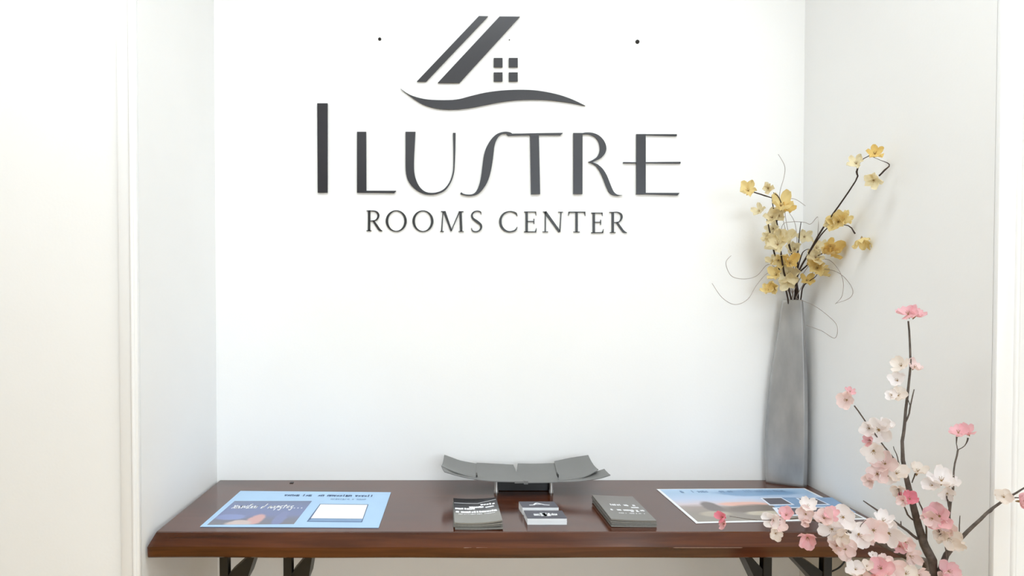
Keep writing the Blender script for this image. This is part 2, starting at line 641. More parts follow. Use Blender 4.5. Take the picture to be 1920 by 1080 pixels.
letter(big, [[(1074.3, 250.2), (1091.6, 250.2), (1091.4, 364.3), (1074.3, 364.3)], R_], M_SIGN, 'letter R')
letter(big, [[(1192.2, 252.3), (1209.7, 252.3), (1209.7, 364.8), (1192.2, 364.8)], [(1209.5, 252.5), (1267.9, 252.5), (1267.9, 255.8), (1209.5, 254.3)],
             [(1167.6, 304.6), (1192.4, 305), (1192.4, 306.6), (1167.6, 306.8)], [(1209.5, 304.8), (1274.9, 304.1), (1274.9, 307.3), (1209.5, 306.5)],
             [(1209.5, 362.2), (1273, 362.2), (1269.5, 366.6), (1209.5, 364.8)]], M_SIGN, 'letter E with long middle bar')


def ribbon(pts, n=4):
    """pts (x, y, width) -> outline polygon"""
    if len(pts) > 2:
        op, wr = crom([Vector((x, y, 0)) for x, y, _ in pts], [q[2] for q in pts], n)
    else:
        op, wr = [Vector((x, y, 0)) for x, y, _ in pts], [q[2] for q in pts]
    L_, R2 = [], []
    for i, p in enumerate(op):
        t = (op[min(i + 1, len(op) - 1)] - op[max(i - 1, 0)])
        t.normalize()
        nn = Vector((-t.y, t.x, 0)) * wr[i] / 2
        L_.append((p.x + nn.x, p.y + nn.y))
        R2.append((p.x - nn.x, p.y - nn.y))
    return L_ + R2[::-1]


def st_(x0, y0, x1, y1, w_, w1=None):
    return ribbon([(x0, y0, w_), (x1, y1, w_ if w1 is None else w1)])


def ring_polys(cx, cy, rx, ry, ix, iy, n=36):
    out = []
    for k in range(n):
        a0, a1 = 2 * math.pi * k / n, 2 * math.pi * (k + 1) / n
        tl = 0.12     # stress axis of the inner ellipse
        e = lambda a, sx, sy: (cx + sx * math.cos(a), cy + sy * math.sin(a))
        out.append([e(a0, rx, ry), e(a1, rx, ry), e(a1, ix, iy), e(a0, ix, iy)])
    return out


GA = {
    'R': [st_(100, 122, 98, 425, 36), st_(62, 124, 118, 122, 9), st_(60, 422, 132, 422, 11),
          ribbon([(105, 127, 10), (165, 126, 12), (215, 145, 24), (238, 190, 32), (223, 240, 24), (185, 270, 14), (112, 277, 10)]),
          ribbon([(160, 272, 26), (210, 345, 34), (255, 408, 34), (297, 426, 6)])],
    'O': ring_polys(505, 277, 158, 161, 121, 148),
    'O2': ring_polys(905, 279, 158, 161, 121, 148),
    'M': [st_(1205, 136, 1185, 432, 12, 18), st_(1163, 434, 1218, 434, 10), st_(1176, 135, 1244, 135, 11), st_(1224, 134, 1330, 425, 38, 26),
          st_(1328, 425, 1452, 138, 12, 16), st_(1468, 136, 1478, 434, 36), st_(1440, 137, 1512, 137, 11), st_(1440, 434, 1516, 434, 10)],
    'S': [ribbon([(1776, 178, 6), (1768, 142, 15), (1720, 128, 15), (1665, 145, 20), (1638, 190, 26), (1655, 240, 30), (1715, 285, 36), (1770, 335, 34),
                  (1775, 385, 26), (1740, 425, 18), (1690, 437, 16), (1645, 420, 16), (1632, 380, 6)])],
}
GB = {
    'C': [ribbon([(304, 195, 5), (288, 158, 22), (250, 138, 18), (190, 130, 14), (120, 155, 24), (75, 210, 32), (62, 275, 36), (75, 340, 34), (120, 395, 28),
                  (185, 420, 18), (245, 412, 18), (285, 390, 20), (304, 350, 5)])],
    'E': [st_(440, 132, 440, 424, 34), st_(405, 135, 577, 135, 10), st_(569, 132, 577, 185, 16, 4), st_(440, 271, 545, 271, 11), st_(545, 233, 545, 307, 11),
          st_(403, 421, 575, 421, 13), st_(568, 424, 581, 368, 20, 4)],
    'N': [st_(710, 140, 708, 420, 16), st_(668, 421, 748, 421, 9), st_(676, 134, 722, 134, 9), st_(706, 134, 912, 420, 36, 34), st_(935, 138, 917, 424, 14),
          st_(893, 138, 962, 138, 9)],
    'T': [st_(1158, 138, 1158, 424, 34), st_(1042, 138, 1284, 138, 13), st_(1050, 138, 1040, 190, 18, 4), st_(1274, 138, 1283, 195, 18, 4), st_(1112, 423, 1203, 423, 10)],
    'E2': [st_(1405, 148, 1405, 434, 34), st_(1368, 150, 1532, 150, 10), st_(1524, 148, 1531, 194, 16, 4), st_(1405, 284, 1506, 281, 11), st_(1505, 248, 1504, 320, 11),
           st_(1368, 435, 1538, 432, 13), st_(1530, 434, 1546, 382, 20, 4)],
    'R2': [st_(1678, 138, 1678, 430, 34), st_(1630, 140, 1695, 140, 9), st_(1637, 431, 1718, 431, 10),
           ribbon([(1685, 140, 9), (1745, 139, 12), (1793, 165, 24), (1806, 205, 30), (1793, 250, 24), (1758, 282, 14), (1690, 288, 9)]),
           ribbon([(1735, 283, 24), (1788, 358, 30), (1835, 418, 30), (1882, 434, 6)])],
}
c = P(931, 436, D)
small = empty('tagline_lettering', (c.x, 0, c.z), 'small black serif letters reading ROOMS CENTER below the large name', 'lettering')
for key, polys in GA.items():
    letter(small, [[(680 + x / 8.0, 380 + y / 8.0) for x, y in p] for p in polys], M_SIGN2, 'small letter ' + key[0], -0.004)
for key, polys in GB.items():
    letter(small, [[(930 + x / 7.68, 380 + y / 7.68) for x, y in p] for p in polys], M_SIGN2, 'small letter ' + key[0], -0.004)

# bare screws left in the wall above the sign
for px, py, r, lab in ((712, 73.5, 3.0, 'dark screw head in wall, left of the house emblem'), (1195, 78.5, 3.8, 'dark screw head in wall, right of the house emblem'),
                       (955, 75, 1.0, 'tiny dark nail in wall beside the roof bar')):
    p = P(px, py, D)
    rr = r * D / F
    bm = bmesh.new()
    prof_ = [(rr, 0.001), (rr, -0.0015), (rr * 0.75, -0.003), (rr * 0.25, -0.0032), (rr * 0.2, -0.002), (0.00005, -0.002)]
    rg = [[bm.verts.new((p.x + q * math.cos(a), y, p.z + q * math.sin(a))) for a in [2 * math.pi * k / 12 for k in range(12)]] for q, y in prof_]
    for a, b in zip(rg, rg[1:]):
        for k in range(12):
            bm.faces.new((a[k], a[(k + 1) % 12], b[(k + 1) % 12], b[k]))
    tag(obj('wall_screw', bm, M_HOLE), lab, 'screw')

# ------------------------------------------------------------------ things on the table
def quad_sheet(bm, corners, z0, z1, curl=None, nu=1, nv=1, uv=True):
    """sheet between four level corners (front-left, front-right, back-right, back-left)"""
    fl, fr, br, bl = [Vector(c_) for c_ in corners]
    g = []
    for j in range(nv + 1):
        v = j / nv
        row = []
        for i in range(nu + 1):
            u = i / nu
            p = (fl * (1 - u) + fr * u) * (1 - v) + (bl * (1 - u) + br * u) * v
            dz = curl(u, v) if curl else 0
            row.append((p.x, p.y, dz, u, v))
        g.append(row)
    lay = bm.loops.layers.uv.verify()
    topv = [[bm.verts.new((x, y, z1 + dz)) for x, y, dz, u, v in row] for row in g]
    botv = [[bm.verts.new((x, y, z0 + dz)) for x, y, dz, u, v in row] for row in g]
    for j in range(nv):
        for i in range(nu):
            f = bm.faces.new((topv[j][i], topv[j][i + 1], topv[j + 1][i + 1], topv[j + 1][i]))
            for lp, (jj, ii) in zip(f.loops, ((j, i), (j, i + 1), (j + 1, i + 1), (j + 1, i))):
                lp[lay].uv = (g[jj][ii][3], g[jj][ii][4])
            bm.faces.new((botv[j][i], botv[j + 1][i], botv[j + 1][i + 1], botv[j][i + 1]))
    for i in range(nu):
        bm.faces.new((topv[0][i], botv[0][i], botv[0][i + 1], topv[0][i + 1]))
        bm.faces.new((topv[nv][i], topv[nv][i + 1], botv[nv][i + 1], botv[nv][i]))
    for j in range(nv):
        bm.faces.new((topv[j][0], topv[j + 1][0], botv[j + 1][0], botv[j][0]))
        bm.faces.new((topv[j][nu], botv[j][nu], botv[j + 1][nu], topv[j + 1][nu]))


class Sheet:
    """bilinear frame on a level sheet, u to the right, v to the back"""
    def __init__(self, corners, curl=None):
        self.c = [Vector(q) for q in corners]
        self.curl = curl

    def at(self, u, v):
        fl, fr, br, bl = self.c
        p = (fl * (1 - u) + fr * u) * (1 - v) + (bl * (1 - u) + br * u) * v
        if self.curl:
            p.z += self.curl(u, v)
        return p

    def sub(self, u0, v0, u1, v1):
        return [self.at(u0, v0), self.at(u1, v0), self.at(u1, v1), self.at(u0, v1)]


def marks(sheet, items, lift, m, parent, name, aspect):
    """thin printed strokes: each item is a list of polylines in (u, v) with stroke width in v units"""
    bm = bmesh.new()
    for pts, wd in items:
        w2 = wd / 2
        for (u0, v0), (u1, v1) in zip(pts, pts[1:]):
            du, dv = (u1 - u0) * aspect, v1 - v0
            l = math.hypot(du, dv) or 1e-6
            nu, nv = -dv / l * w2 / aspect, du / l * w2
            eu, ev = du / l * w2 * 0.5 / aspect, dv / l * w2 * 0.5
            q = [(u0 + nu - eu, v0 + nv - ev), (u1 + nu + eu, v1 + nv + ev), (u1 - nu + eu, v1 - nv + ev), (u0 - nu - eu, v0 - nv - ev)]
            vs = []
            for (a, b) in q:
                p = sheet.at(a, b)
                vs.append(bm.verts.new((p.x, p.y, p.z + lift)))
            bm.faces.new(vs)
    o = obj(name, bm, m, parent)
    o['kind'] = 'stuff'          # fine print, too small to pick apart
    return o


def scribble_line(u0, u1, v, h, n, rnd, wd, gap=0.25):
    """row of small letter-like marks"""
    out = []
    du = (u1 - u0) / n
    for i in range(n):
        if rnd.random() < gap:
            continue
        a = u0 + du * i
        k = rnd.randint(0, 4)
        if k == 0:
            pts = [(a, v), (a, v + h), (a + du * .6, v + h), (a + du * .6, v)]
        elif k == 1:
            pts = [(a + du * .6, v + h), (a, v + h), (a, v), (a + du * .6, v), (a + du * .6, v + h * .5), (a + du * .1, v + h * .5)]
        elif k == 2:
            pts = [(a, v + h), (a + du * .3, v), (a + du * .6, v + h)]
        elif k == 3:
            pts = [(a + du * .6, v + h * .9), (a, v + h * .7), (a + du * .6, v + h * .3), (a, v)]
        else:
            pts = [(a + du * .2, v), (a + du * .2, v + h * 1.3)]
        out.append((pts, wd))
    return out


# ---- left poster
fl, fr, br, bl = T(375, 988.5), T(710, 990.5), T(733, 924), T(451, 921.5)
po = empty('poster', ((fl + br) / 2), 'pale blue printed poster lying flat on the table\'s left end', 'poster')
bm = bmesh.new()
quad_sheet(bm, (fl, fr, br, bl), TT + 0.0004, TT + 0.0016, nu=4, nv=4)
obj('sheet', bm, M_PAPER, po)
sh = Sheet((fl, fr, br, bl))
LZ = 0.0018
m_photo = ramp_print('evening sea photograph print', [(0.0, rgb(118, 116, 124)), (0.18, rgb(112, 114, 130)), (0.38, rgb(112, 122, 165)), (0.7, rgb(108, 122, 165)), (1.0, rgb(105, 118, 150))], 1,
                     [(0.50, 0.20, 0.10, 0.22, rgb(205, 160, 158)), (0.34, 0.03, 0.15, 0.15, rgb(200, 182, 178)), (0.17, 0.30, 0.2, 0.12, rgb(126, 140, 190)),
                      (0.78, 0.22, 0.08, 0.30, rgb(120, 128, 172))])
# photo block: its pixel corners in the photograph
ph = [T(388, 985.5), T(551, 984), T(585, 940.5), T(440, 940.5)]
bm = bmesh.new()
quad_sheet(bm, [p + Vector((0, 0, 0)) for p in ph], TT + 0.0015, TT + LZ)
obj('printed_photo', bm, m_photo, po)
psh = Sheet([p.copy() for p in ph])
for q in psh.c:
    q.z = TT + LZ
H = 0.13
sc = []


def script(ch, u, v, w_, h):
    g = {'X': [[(0, 0), (.9, 1)], [(0.1, 1), (.8, 0)]], 'o': [[(.2, 0), (0, .5), (.4, .8), (.8, .5), (.6, 0), (.2, 0)]],
         'n': [[(0, 0), (.2, .8), (.1, .5), (.6, .9), (.7, 0)]], 'v': [[(0, .8), (.3, 0), (.9, .9)]], 'l': [[(0, 0), (.7, 1.4), (.4, 1.4), (.2, 0), (.8, .1)]],
         'e': [[(0, .45), (.7, .5), (.5, .85), (.1, .6), (.1, .1), (.7, .1)]], 'a': [[(.7, .8), (.1, .6), (.2, 0), (.7, .6), (.7, 0)]],
         'u': [[(0, .8), (.1, .05), (.6, .1), (.7, .8), (.7, 0)]], 'd': [[(.6, .6), (.1, .5), (.1, 0), (.6, .2), (.9, 1.5)]],
         'm': [[(0, 0), (.15, .8), (.35, .1), (.5, .8), (.8, 0)]], 'p': [[(.1, -.6), (.3, .8), (.8, .7), (.6, .1), (.2, .1)]],
         'g': [[(.7, .8), (.2, .7), (.2, .2), (.7, .3), (.6, -.6), (.1, -.5)]], 't': [[(.4, 1.2), (.3, 0)], [(0, .8), (.8, .85)]], '.': [[(.3, 0), (.45, .1)]]}[ch]
    return [([(u + x * w_, v + y * h) for x, y in pl_], 0.03) for pl_ in g]


u = 0.07
for chh in 'Xonvleu d mnpgteg...':
    if chh != ' ':
        sc += script(chh, u, 0.66, 0.042, 0.13)
    u += 0.045
marks(psh, sc, 0.0003, M_INKW, po, 'script_print', 2.2)
for q in sh.c:
    q.z = TT + 0.0016
rn = random.Random(3)
hd = scribble_line(0.30, 0.90, 0.845, 0.045, 30, rn, 0.012)
hd2 = scribble_line(0.62, 0.86, 0.745, 0.03, 16, rn, 0.008)
marks(sh, hd, 0.0003, M_INKB, po, 'header_print', 1.41)
marks(sh, hd2, 0.0003, M_INKG, po, 'subheader_print', 1.41)
# framed white panel printed as a raised block
bm = bmesh.new()
quad_sheet(bm, [T(575, 979.5), T(679, 980.5), T(691, 947), T(600, 946)], TT + 0.0015, TT + LZ)
obj('panel_frame_print', bm, M_INKB, po)
bm = bmesh.new()
quad_sheet(bm, [T(578, 978.5), T(677, 979.3), T(680, 974.8), T(584, 974)], TT + 0.0016, TT + LZ + 0.0002)
obj('panel_side_print', bm, M_INKG, po)
bm = bmesh.new()
quad_sheet(bm, [T(583, 973.2), T(680, 974), T(689, 948), T(601, 947)], TT + 0.0016, TT + LZ + 0.0002)
obj('white_panel_print', bm, M_WHITE, po)

# ---- right poster
fl, fr, br, bl = T(1305, 982), T(1627, 974.5), T(1508.5, 916.5), T(1231, 918)
po2 = empty('poster', ((fl + br) / 2), 'blue printed seaside poster lying on the table\'s right end, behind pink blossoms', 'poster')
bm = bmesh.new()
quad_sheet(bm, (fl, fr, br, bl), TT + 0.0004, TT + 0.0016, nu=2, nv=2)
obj('sheet', bm, M_WHITE, po2)
sh2 = Sheet((fl, fr, br, bl))
for q in sh2.c:
    q.z = TT + 0.0016
m_coast = ramp_print('coast photograph print', [(0.0, rgb(150, 142, 132)), (0.25, rgb(146, 136, 128)), (0.40, rgb(160, 146, 140)), (0.50, rgb(212, 200, 208)), (0.66, rgb(186, 204, 232)), (0.85, rgb(165, 196, 226)), (1.0, rgb(175, 205, 235))], 1,
                     [(0.20, 0.42, 0.06, 0.16, rgb(118, 108, 106)), (0.42, 0.48, 0.18, 0.07, rgb(232, 182, 166)), (0.5, 0.32, 0.24, 0.14, rgb(120, 108, 100)),
                      (0.47, 0.2, 0.12, 0.07, rgb(196, 186, 168)), (0.16, 0.2, 0.1, 0.08, rgb(180, 170, 155)), (0.62, 0.86, 0.3, 0.12, rgb(120, 160, 200))])
bm = bmesh.new()
quad_sheet(bm, sh2.sub(0.018, 0.03, 0.985, 0.985), TT + 0.0015, TT + LZ, nu=2, nv=2)
obj('printed_photo', bm, m_coast, po2)
rn = random.Random(8)
hd = scribble_line(0.12, 0.85, 0.87, 0.05, 40, rn, 0.014, 0.4)
marks(sh2, hd, 0.0005, M_INKG, po2, 'header_print', 1.41)
m_dk = mat('dark printed panel', rgb(92, 88, 98), 0.4, vary=0.05)
M_FRAME2 = mat('blue white print', rgb(228, 236, 250), 0.4, vary=0.02)
bm = bmesh.new()
quad_sheet(bm, [T(1475, 965), T(1605, 962), T(1560, 934), T(1424, 934)], TT + 0.0016, TT + LZ + 0.0001)
obj('side_panel_print', bm, M_INKG, po2)
for (a, b, c_, d_) in (((1443, 949), (1490, 948), (1465, 934), (1425, 934.5)), ((1512, 948.5), (1557, 948), (1528, 934.5), (1492, 935))):
    cs = [T(*a), T(*b), T(*c_), T(*d_)]
    bm = bmesh.new()
    quad_sheet(bm, cs, TT + 0.0017, TT + LZ + 0.0003)
    obj('panel_frame_print', bm, M_FRAME2, po2)
    s_ = Sheet(cs)
    bm = bmesh.new()
    quad_sheet(bm, s_.sub(0.07, 0.1, 0.93, 0.9), TT + 0.0018, TT + LZ + 0.0005)
    obj('dark_panel_print', bm, m_dk, po2)
bm = bmesh.new()
s_ = Sheet([T(1462, 969), T(1600, 966), T(1570, 951), T(1448, 953)])
quad_sheet(bm, s_.sub(0, 0, 1, 1), TT + 0.0017, TT + LZ + 0.0003)
obj('panel_frame_print', bm, M_FRAME2, po2)
bm = bmesh.new()
quad_sheet(bm, s_.sub(0.06, 0.12, 0.96, 0.88), TT + 0.0018, TT + LZ + 0.0005)
obj('dark_panel_print', bm, m_dk, po2)


# ---- piles of leaflets
def leaflet_pile(front_l, front_r, back_l, back_r, n, th, curl, top_mat, labels, group, prints, shift):
    fl, fr = T(*front_l), T(*front_r)
    z = TT + 0.0003
    bl, br = T(back_l[0], back_l[1], TT + n * th), T(back_r[0], back_r[1], TT + n * th)
    for q in (bl, br):
        q.z = TT
    rr = random.Random(5)
    for i in range(n):
        dx, dy = (shift(i) if i < n - 1 else (0, 0))
        off = Vector((dx, dy, 0))
        cs = [fl + off, fr + off, br + off, bl + off]
        topm = i == n - 1
        k = (i + 1) / n
        cl = lambda u, v, k=k: curl(u, v) * k
        root = empty('leaflet', (cs[0] + cs[2]) / 2 + Vector((0, 0, z - TT)), labels[i], 'leaflet', group)
        bm = bmesh.new()
        quad_sheet(bm, cs, z, z + th * 0.9, cl, 10, 10)
        o = obj('folded_sheet', bm, top_mat if topm else M_LEAF_EDGE, root)
        smooth_by_angle(o, 40)
        z += th
        if topm:
            s = Sheet([q + Vector((0, 0, z - th * 0.1 - q.z)) for q in cs], cl)
            prints(s, root)


m_leaf1 = ramp_print('black and grey leaflet print', [(0.0, rgb(134, 132, 126)), (0.34, rgb(134, 132, 126)), (0.52, rgb(70, 70, 74)), (0.6, rgb(22, 22, 32)), (1.0, rgb(14, 14, 20))], 1, [], 0.25)
m_leaf2 = ramp_print('grey leaflet print', [(0.0, rgb(122, 120, 115)), (0.5, rgb(118, 115, 112)), (1.0, rgb(116, 110, 106))], 1, [], 0.3)


def prints_left(s, root):
    r2 = random.Random(2)
    it = scribble_line(0.06, 0.95, 0.40, 0.05, 16, r2, 0.022, 0.1) + scribble_line(0.05, 0.5, 0.54, 0.045, 7, r2, 0.024, 0.1)
    it += scribble_line(0.36, 0.68, 0.60, 0.06, 7, r2, 0.02, 0.0) + [([(0.73, 0.60), (0.88, 0.62)], 0.05)] + scribble_line(0.62, 0.95, 0.70, 0.05, 5, r2, 0.02, 0.1)
    it += [([(0.02, 0.80), (0.3, 0.80), (0.55, 0.79), (0.98, 0.90)], 0.012)]
    it += scribble_line(0.1, 0.9, 0.33, 0.02, 20, r2, 0.007, 0.2)
    marks(s, it, 0.0002, M_INKW, root, 'white_print', 0.55)


def prints_right(s, root):
    r2 = random.Random(4)
    it = scribble_line(0.08, 0.95, 0.36, 0.04, 18, r2, 0.014, 0.25) + scribble_line(0.15, 0.9, 0.56, 0.05, 14, r2, 0.014, 0.3)
    it += [([(0.72, 0.50), (0.86, 0.50)], 0.04), ([(0.62, 0.33), (0.66, 0.33)], 0.03), ([(0.75, 0.34), (0.79, 0.34)], 0.03)]
    it += scribble_line(0.3, 0.9, 0.25, 0.02, 20, r2, 0.006, 0.4)
    marks(s, it, 0.0002, M_INKW, root, 'white_print', 0.55)


leaflet_pile((852, 993), (942, 993), (850, 937), (930, 935), 4, 0.0036, lambda u, v: 0.006 * (u - 0.45) ** 2 * 2 + 0.004 * u * u * (1 - v) + 0.006 * max(0, v - 0.7) * (1 - u),
             m_leaf1, ('bottom grey leaflet of the pile left of the card stacks', 'second leaflet from the bottom in the pile left of the cards', 'leaflet just under the black printed one left of the cards', 'topmost black and grey printed leaflet, left of the card stacks'),
             'leaflets in the pile left of the cards', prints_left, lambda i: ((0.0015, -0.002, 0.001)[i], (-0.003, 0.001, -0.001)[i]))
leaflet_pile((1146, 988.5), (1231, 988.5), (1110, 931), (1186, 932), 4, 0.0038, lambda u, v: 0.004 * (1 - u) ** 2 * (1 - v * 0.3) + 0.002 * v,
             m_leaf2, ('bottom grey leaflet of the pile beside the seaside poster', 'second grey leaflet from the bottom beside the seaside poster', 'grey leaflet just under the topmost one beside the seaside poster', 'topmost grey printed leaflet of the pile beside the seaside poster'),
             'leaflets in the pile beside the seaside poster', prints_right, lambda i: ((0.0, 0.001, -0.001)[i], (-0.001, 0.001, 0)[i]))


# ---- business cards
def card_stack(front_l, front_r, zb_row, zt, back_l, back_r, label, kind):
    fl, fr = T(front_l[0], front_l[1], zt), T(front_r[0], front_r[1], zt)
    bl, br = T(back_l[0], back_l[1], zt), T(back_r[0], back_r[1], zt)
    for q in (fl, fr, bl, br):
        q.z = TT
    # square the stack up
    wv = (fr - fl)
    dv = ((bl - fl) + (br - fr)) / 2
    bl, br = fl + dv, fr + dv
    root = empty('business_card_stack', (fl + br) / 2, label, 'cards', 'business card stacks')
    n = 9
    th = (zt - TT - 0.0006) / n
    rr = random.Random(hash(kind) % 7 if False else len(kind))
    for i in range(n):
        o2 = Vector((rr.uniform(-.0003, .0003), rr.uniform(-.0003, .0003), 0)) if i < n - 1 else Vector((0, 0, 0))
        bm = bmesh.new()
        z = TT + 0.0003 + i * th
        quad_sheet(bm, [q + o2 for q in (fl, fr, br, bl)], z, z + th * 0.97)
        obj('card', bm, M_WHITE, root)
    bm = bmesh.new()
    e = Sheet([q.copy() for q in (fl, fr, br, bl)])
    quad_sheet(bm, e.sub(-0.003, -0.003, 1.003, 1.003), zt - 0.0003, zt + 0.0003)
    obj('printed_card_face', bm, M_CARDTOP, root)
    for q in e.c:
        q.z = zt + 0.0003
    r2 = random.Random(6)
    if kind == 'text':
        it = scribble_line(0.22, 0.42, 0.33, 0.22, 4, r2, 0.05, 0) + scribble_line(0.40, 0.56, 0.28, 0.36, 3, r2, 0.09, 0)
        it += [([(0.60, 0.30), (0.60, 0.62)], 0.09)] + scribble_line(0.65, 0.82, 0.36, 0.2, 4, r2, 0.04, 0)
    else:
        it = [([(0.24, 0.36), (0.36, 0.40), (0.44, 0.66), (0.48, 0.72), (0.54, 0.62), (0.66, 0.42), (0.78, 0.36)], 0.09), ([(0.40, 0.52), (0.56, 0.52)], 0.09)]
    marks(e, it, 0.0003, M_INKW, root, 'white_print', 1.5)


card_stack((989, 972), (1063, 972), 984.5, TT + 0.0150, (981, 957.5), (1055, 957.5), 'front stack of white business cards with a charcoal lettered face', 'text')
card_stack((980, 951.5), (1047.5, 951.5), 957, TT + 0.0190, (973, 940.5), (1038, 940.5), 'rear stack of white business cards with a white emblem on charcoal', 'emblem')

# ---- curved metal tray
lp = T(982, 921)
tray = empty('curved_metal_tray', (lp.x, lp.y, TT), 'grey curved sheet-metal tray on two short feet against the back wall', 'tray')
DF, DB = 1.775, 1.905


def loft(name, front, back, nv=8, sag=0.010, thick=0.0022, parent=tray, label=None):
    n = 10

    def samp(poly, t):
        pl_, _ = crom(poly, 0, 6)
        L_ = [0]
        for a, b in zip(pl_, pl_[1:]):
            L_.append(L_[-1] + (b - a).length)
        s = t * L_[-1]
        for i in range(len(pl_) - 1):
            if L_[i + 1] >= s - 1e-9:
                k = (s - L_[i]) / max(1e-9, L_[i + 1] - L_[i])
                return pl_[i].lerp(pl_[i + 1], k)
        return pl_[-1]
    f3 = [P(*q) for q in front]
    b3 = [P(*q) for q in back]
    bm = bmesh.new()
    g = []
    for i in range(n + 1):
        a, b = samp(f3, i / n), samp(b3, i / n)
        row = []
        for j in range(nv + 1):
            v = j / nv
            p = a.lerp(b, v)
            p.z -= sag * 4 * v * (1 - v)
            row.append(p)
        g.append(row)
    tv = [[bm.verts.new(p) for p in row] for row in g]
    bv = [[bm.verts.new(p - Vector((0, 0, thick))) for p in row] for row in g]
    for i in range(n):
        for j in range(nv):
            bm.faces.new((tv[i][j], tv[i + 1][j], tv[i + 1][j + 1], tv[i][j + 1]))
            bm.faces.new((bv[i][j], bv[i][j + 1], bv[i + 1][j + 1], bv[i + 1][j]))
    for i in range(n):
        bm.faces.new((tv[i][0], bv[i][0], bv[i + 1][0], tv[i + 1][0]))
        bm.faces.new((tv[i][nv], tv[i + 1][nv], bv[i + 1][nv], bv[i][nv]))
    for j in range(nv):
        bm.faces.new((tv[0][j], tv[0][j + 1], bv[0][j + 1], bv[0][j]))
        bm.faces.new((tv[n][j], bv[n][j], bv[n][j + 1], tv[n][j + 1]))
    o = obj(name, bm, M_TRAY, parent)
    smooth_by_angle(o, 40)
    return o


loft('panel', [(827.5, 873.5, DF + .03), (846, 882, DF + .02), (870, 890, DF + .012), (906, 899.3, DF + .008)],
     [(833, 852.6, DB), (846.5, 857.3, DB), (864.7, 863.7, DB), (897, 869.6, DB)], sag=0.006)
loft('panel', [(889, 898.2, DF), (920, 901.5, DF), (950, 902.6, DF), (981.5, 903, DF)],
     [(893.5, 867.7, DB), (910, 868.3, DB), (926.7, 869.2, DB), (962.5, 871, DB)], sag=0.006)
loft('panel', [(965, 904.8, DF), (1000, 904.4, DF), (1030, 904, DF), (1060, 903.4, DF)],
     [(970.5, 868.8, DB), (990, 869.2, DB), (1006.9, 869.2, DB), (1045, 868, DB)], sag=0.006)
loft('panel', [(1049, 901.2, DF + .006), (1075, 898, DF + .012), (1100, 892, DF + .02), (1122, 880, DF + .035)],
     [(1039.5, 864.6, DB), (1065.2, 859.1, DB), (1085, 855.8, DB), (1103, 853.1, DB)], sag=0.006)
loft('flap', [(1046, 903, DF - .004), (1083.4, 902, DF - .004), (1119.9, 897.4, DF), (1144.5, 890.3, DF)],
     [(1046, 897, DF + .03), (1080, 893, DF + .03), (1108, 886.5, DF + .05), (1133, 879, DF + .05)], sag=0.001, nv=3)
loft('flap', [(833.5, 884, DF - .004), (852, 889.8, DF - .004), (875.6, 895.6, DF - .004), (906, 900.4, DF - .004)],
     [(828, 875, DF + .022), (850, 883.5, DF + .03), (872, 888, DF + .03), (906, 894, DF + .03)], sag=0.001, nv=3)
# central tongue that hooks the two halves together
bm = bmesh.new()
a, b = P(982.5, 902, DF + .002), P(990, 908, DF + .002)
box(bm, a.x, b.x, a.y - 0.001, a.y + 0.012, b.z, a.z)
obj('tongue', bm, M_TRAY, tray)
# fixing slots of the panels
for px, py, w_, h in ((893.8, 890, 2.5, 4.5), (1045.5, 891, 1.6, 10)):
    a = P(px, py, DF + 0.024)
    bm = bmesh.new()
    box(bm, a.x - w_ * .0007, a.x + w_ * .0007, a.y - 0.012, a.y + 0.012, a.z - 0.003, a.z + h * 0.0005)
    obj('slot', bm, M_BLACK, tray)
zlow = P(985, 899, DF + 0.03).z - 0.006
for px in (930.3, 1033.3):
    p = T(px, 924)
    bm = bmesh.new()
    prof_ = [(0.0062, TT), (0.0062, TT + 0.007), (0.0050, TT + 0.009), (0.0050, zlow + 0.004)]
    rg = [[bm.verts.new((p.x + r * math.cos(a), p.y + r * math.sin(a), z)) for a in [2 * math.pi * k / 14 for k in range(14)]] for r, z in prof_]
    for a, b in zip(rg, rg[1:]):
        for k in range(14):
            bm.faces.new((a[k], a[(k + 1) % 14], b[(k + 1) % 14], b[k]))
    bm.faces.new(rg[0])
    bm.faces.new(rg[-1])
    o = obj('foot', bm, M_TRAYLEG, tray)
    smooth_by_angle(o, 40)
a, b = T(931, 922), T(1033, 922)
bm = bmesh.new()
box(bm, a.x, b.x, a.y + 0.006, a.y + 0.05, TT + 0.0004, zlow + 0.001)  # black block added to darken the shaded gap under the tray
bevel(bm, 0.0015, 1)
obj('shade_block', bm, M_BLACK, tray)
# ---- small dark mark on the table by the wall
p = T(547, 905.5)
bm = bmesh.new()
box(bm, p.x - 0.005, p.x + 0.005, p.y - 0.006, p.y + 0.006, TT - 0.0002, TT + 0.0016)
bevel(bm, 0.0006, 1)
tag(obj('screw_cap', bm, M_BLACK), 'tiny dark cap on the table behind the pale blue poster', 'cap')

# ------------------------------------------------------------------ grey vase
base = [Vector((0.8775, 0)), Vector((0, 0))]
vl, vf, vr, vb = P(1428, 900, 1.928), P(1507.5, 912, 1.868), P(1520, 908, 1.895), P(1465, 900, 1.940)
sec = [Vector((q.x, q.y, 0)) for q in (vl, vf, vr, vb)]
sec[2].x = min(sec[2].x, XR - 0.005)
cen = sum(sec, Vector()) / 4


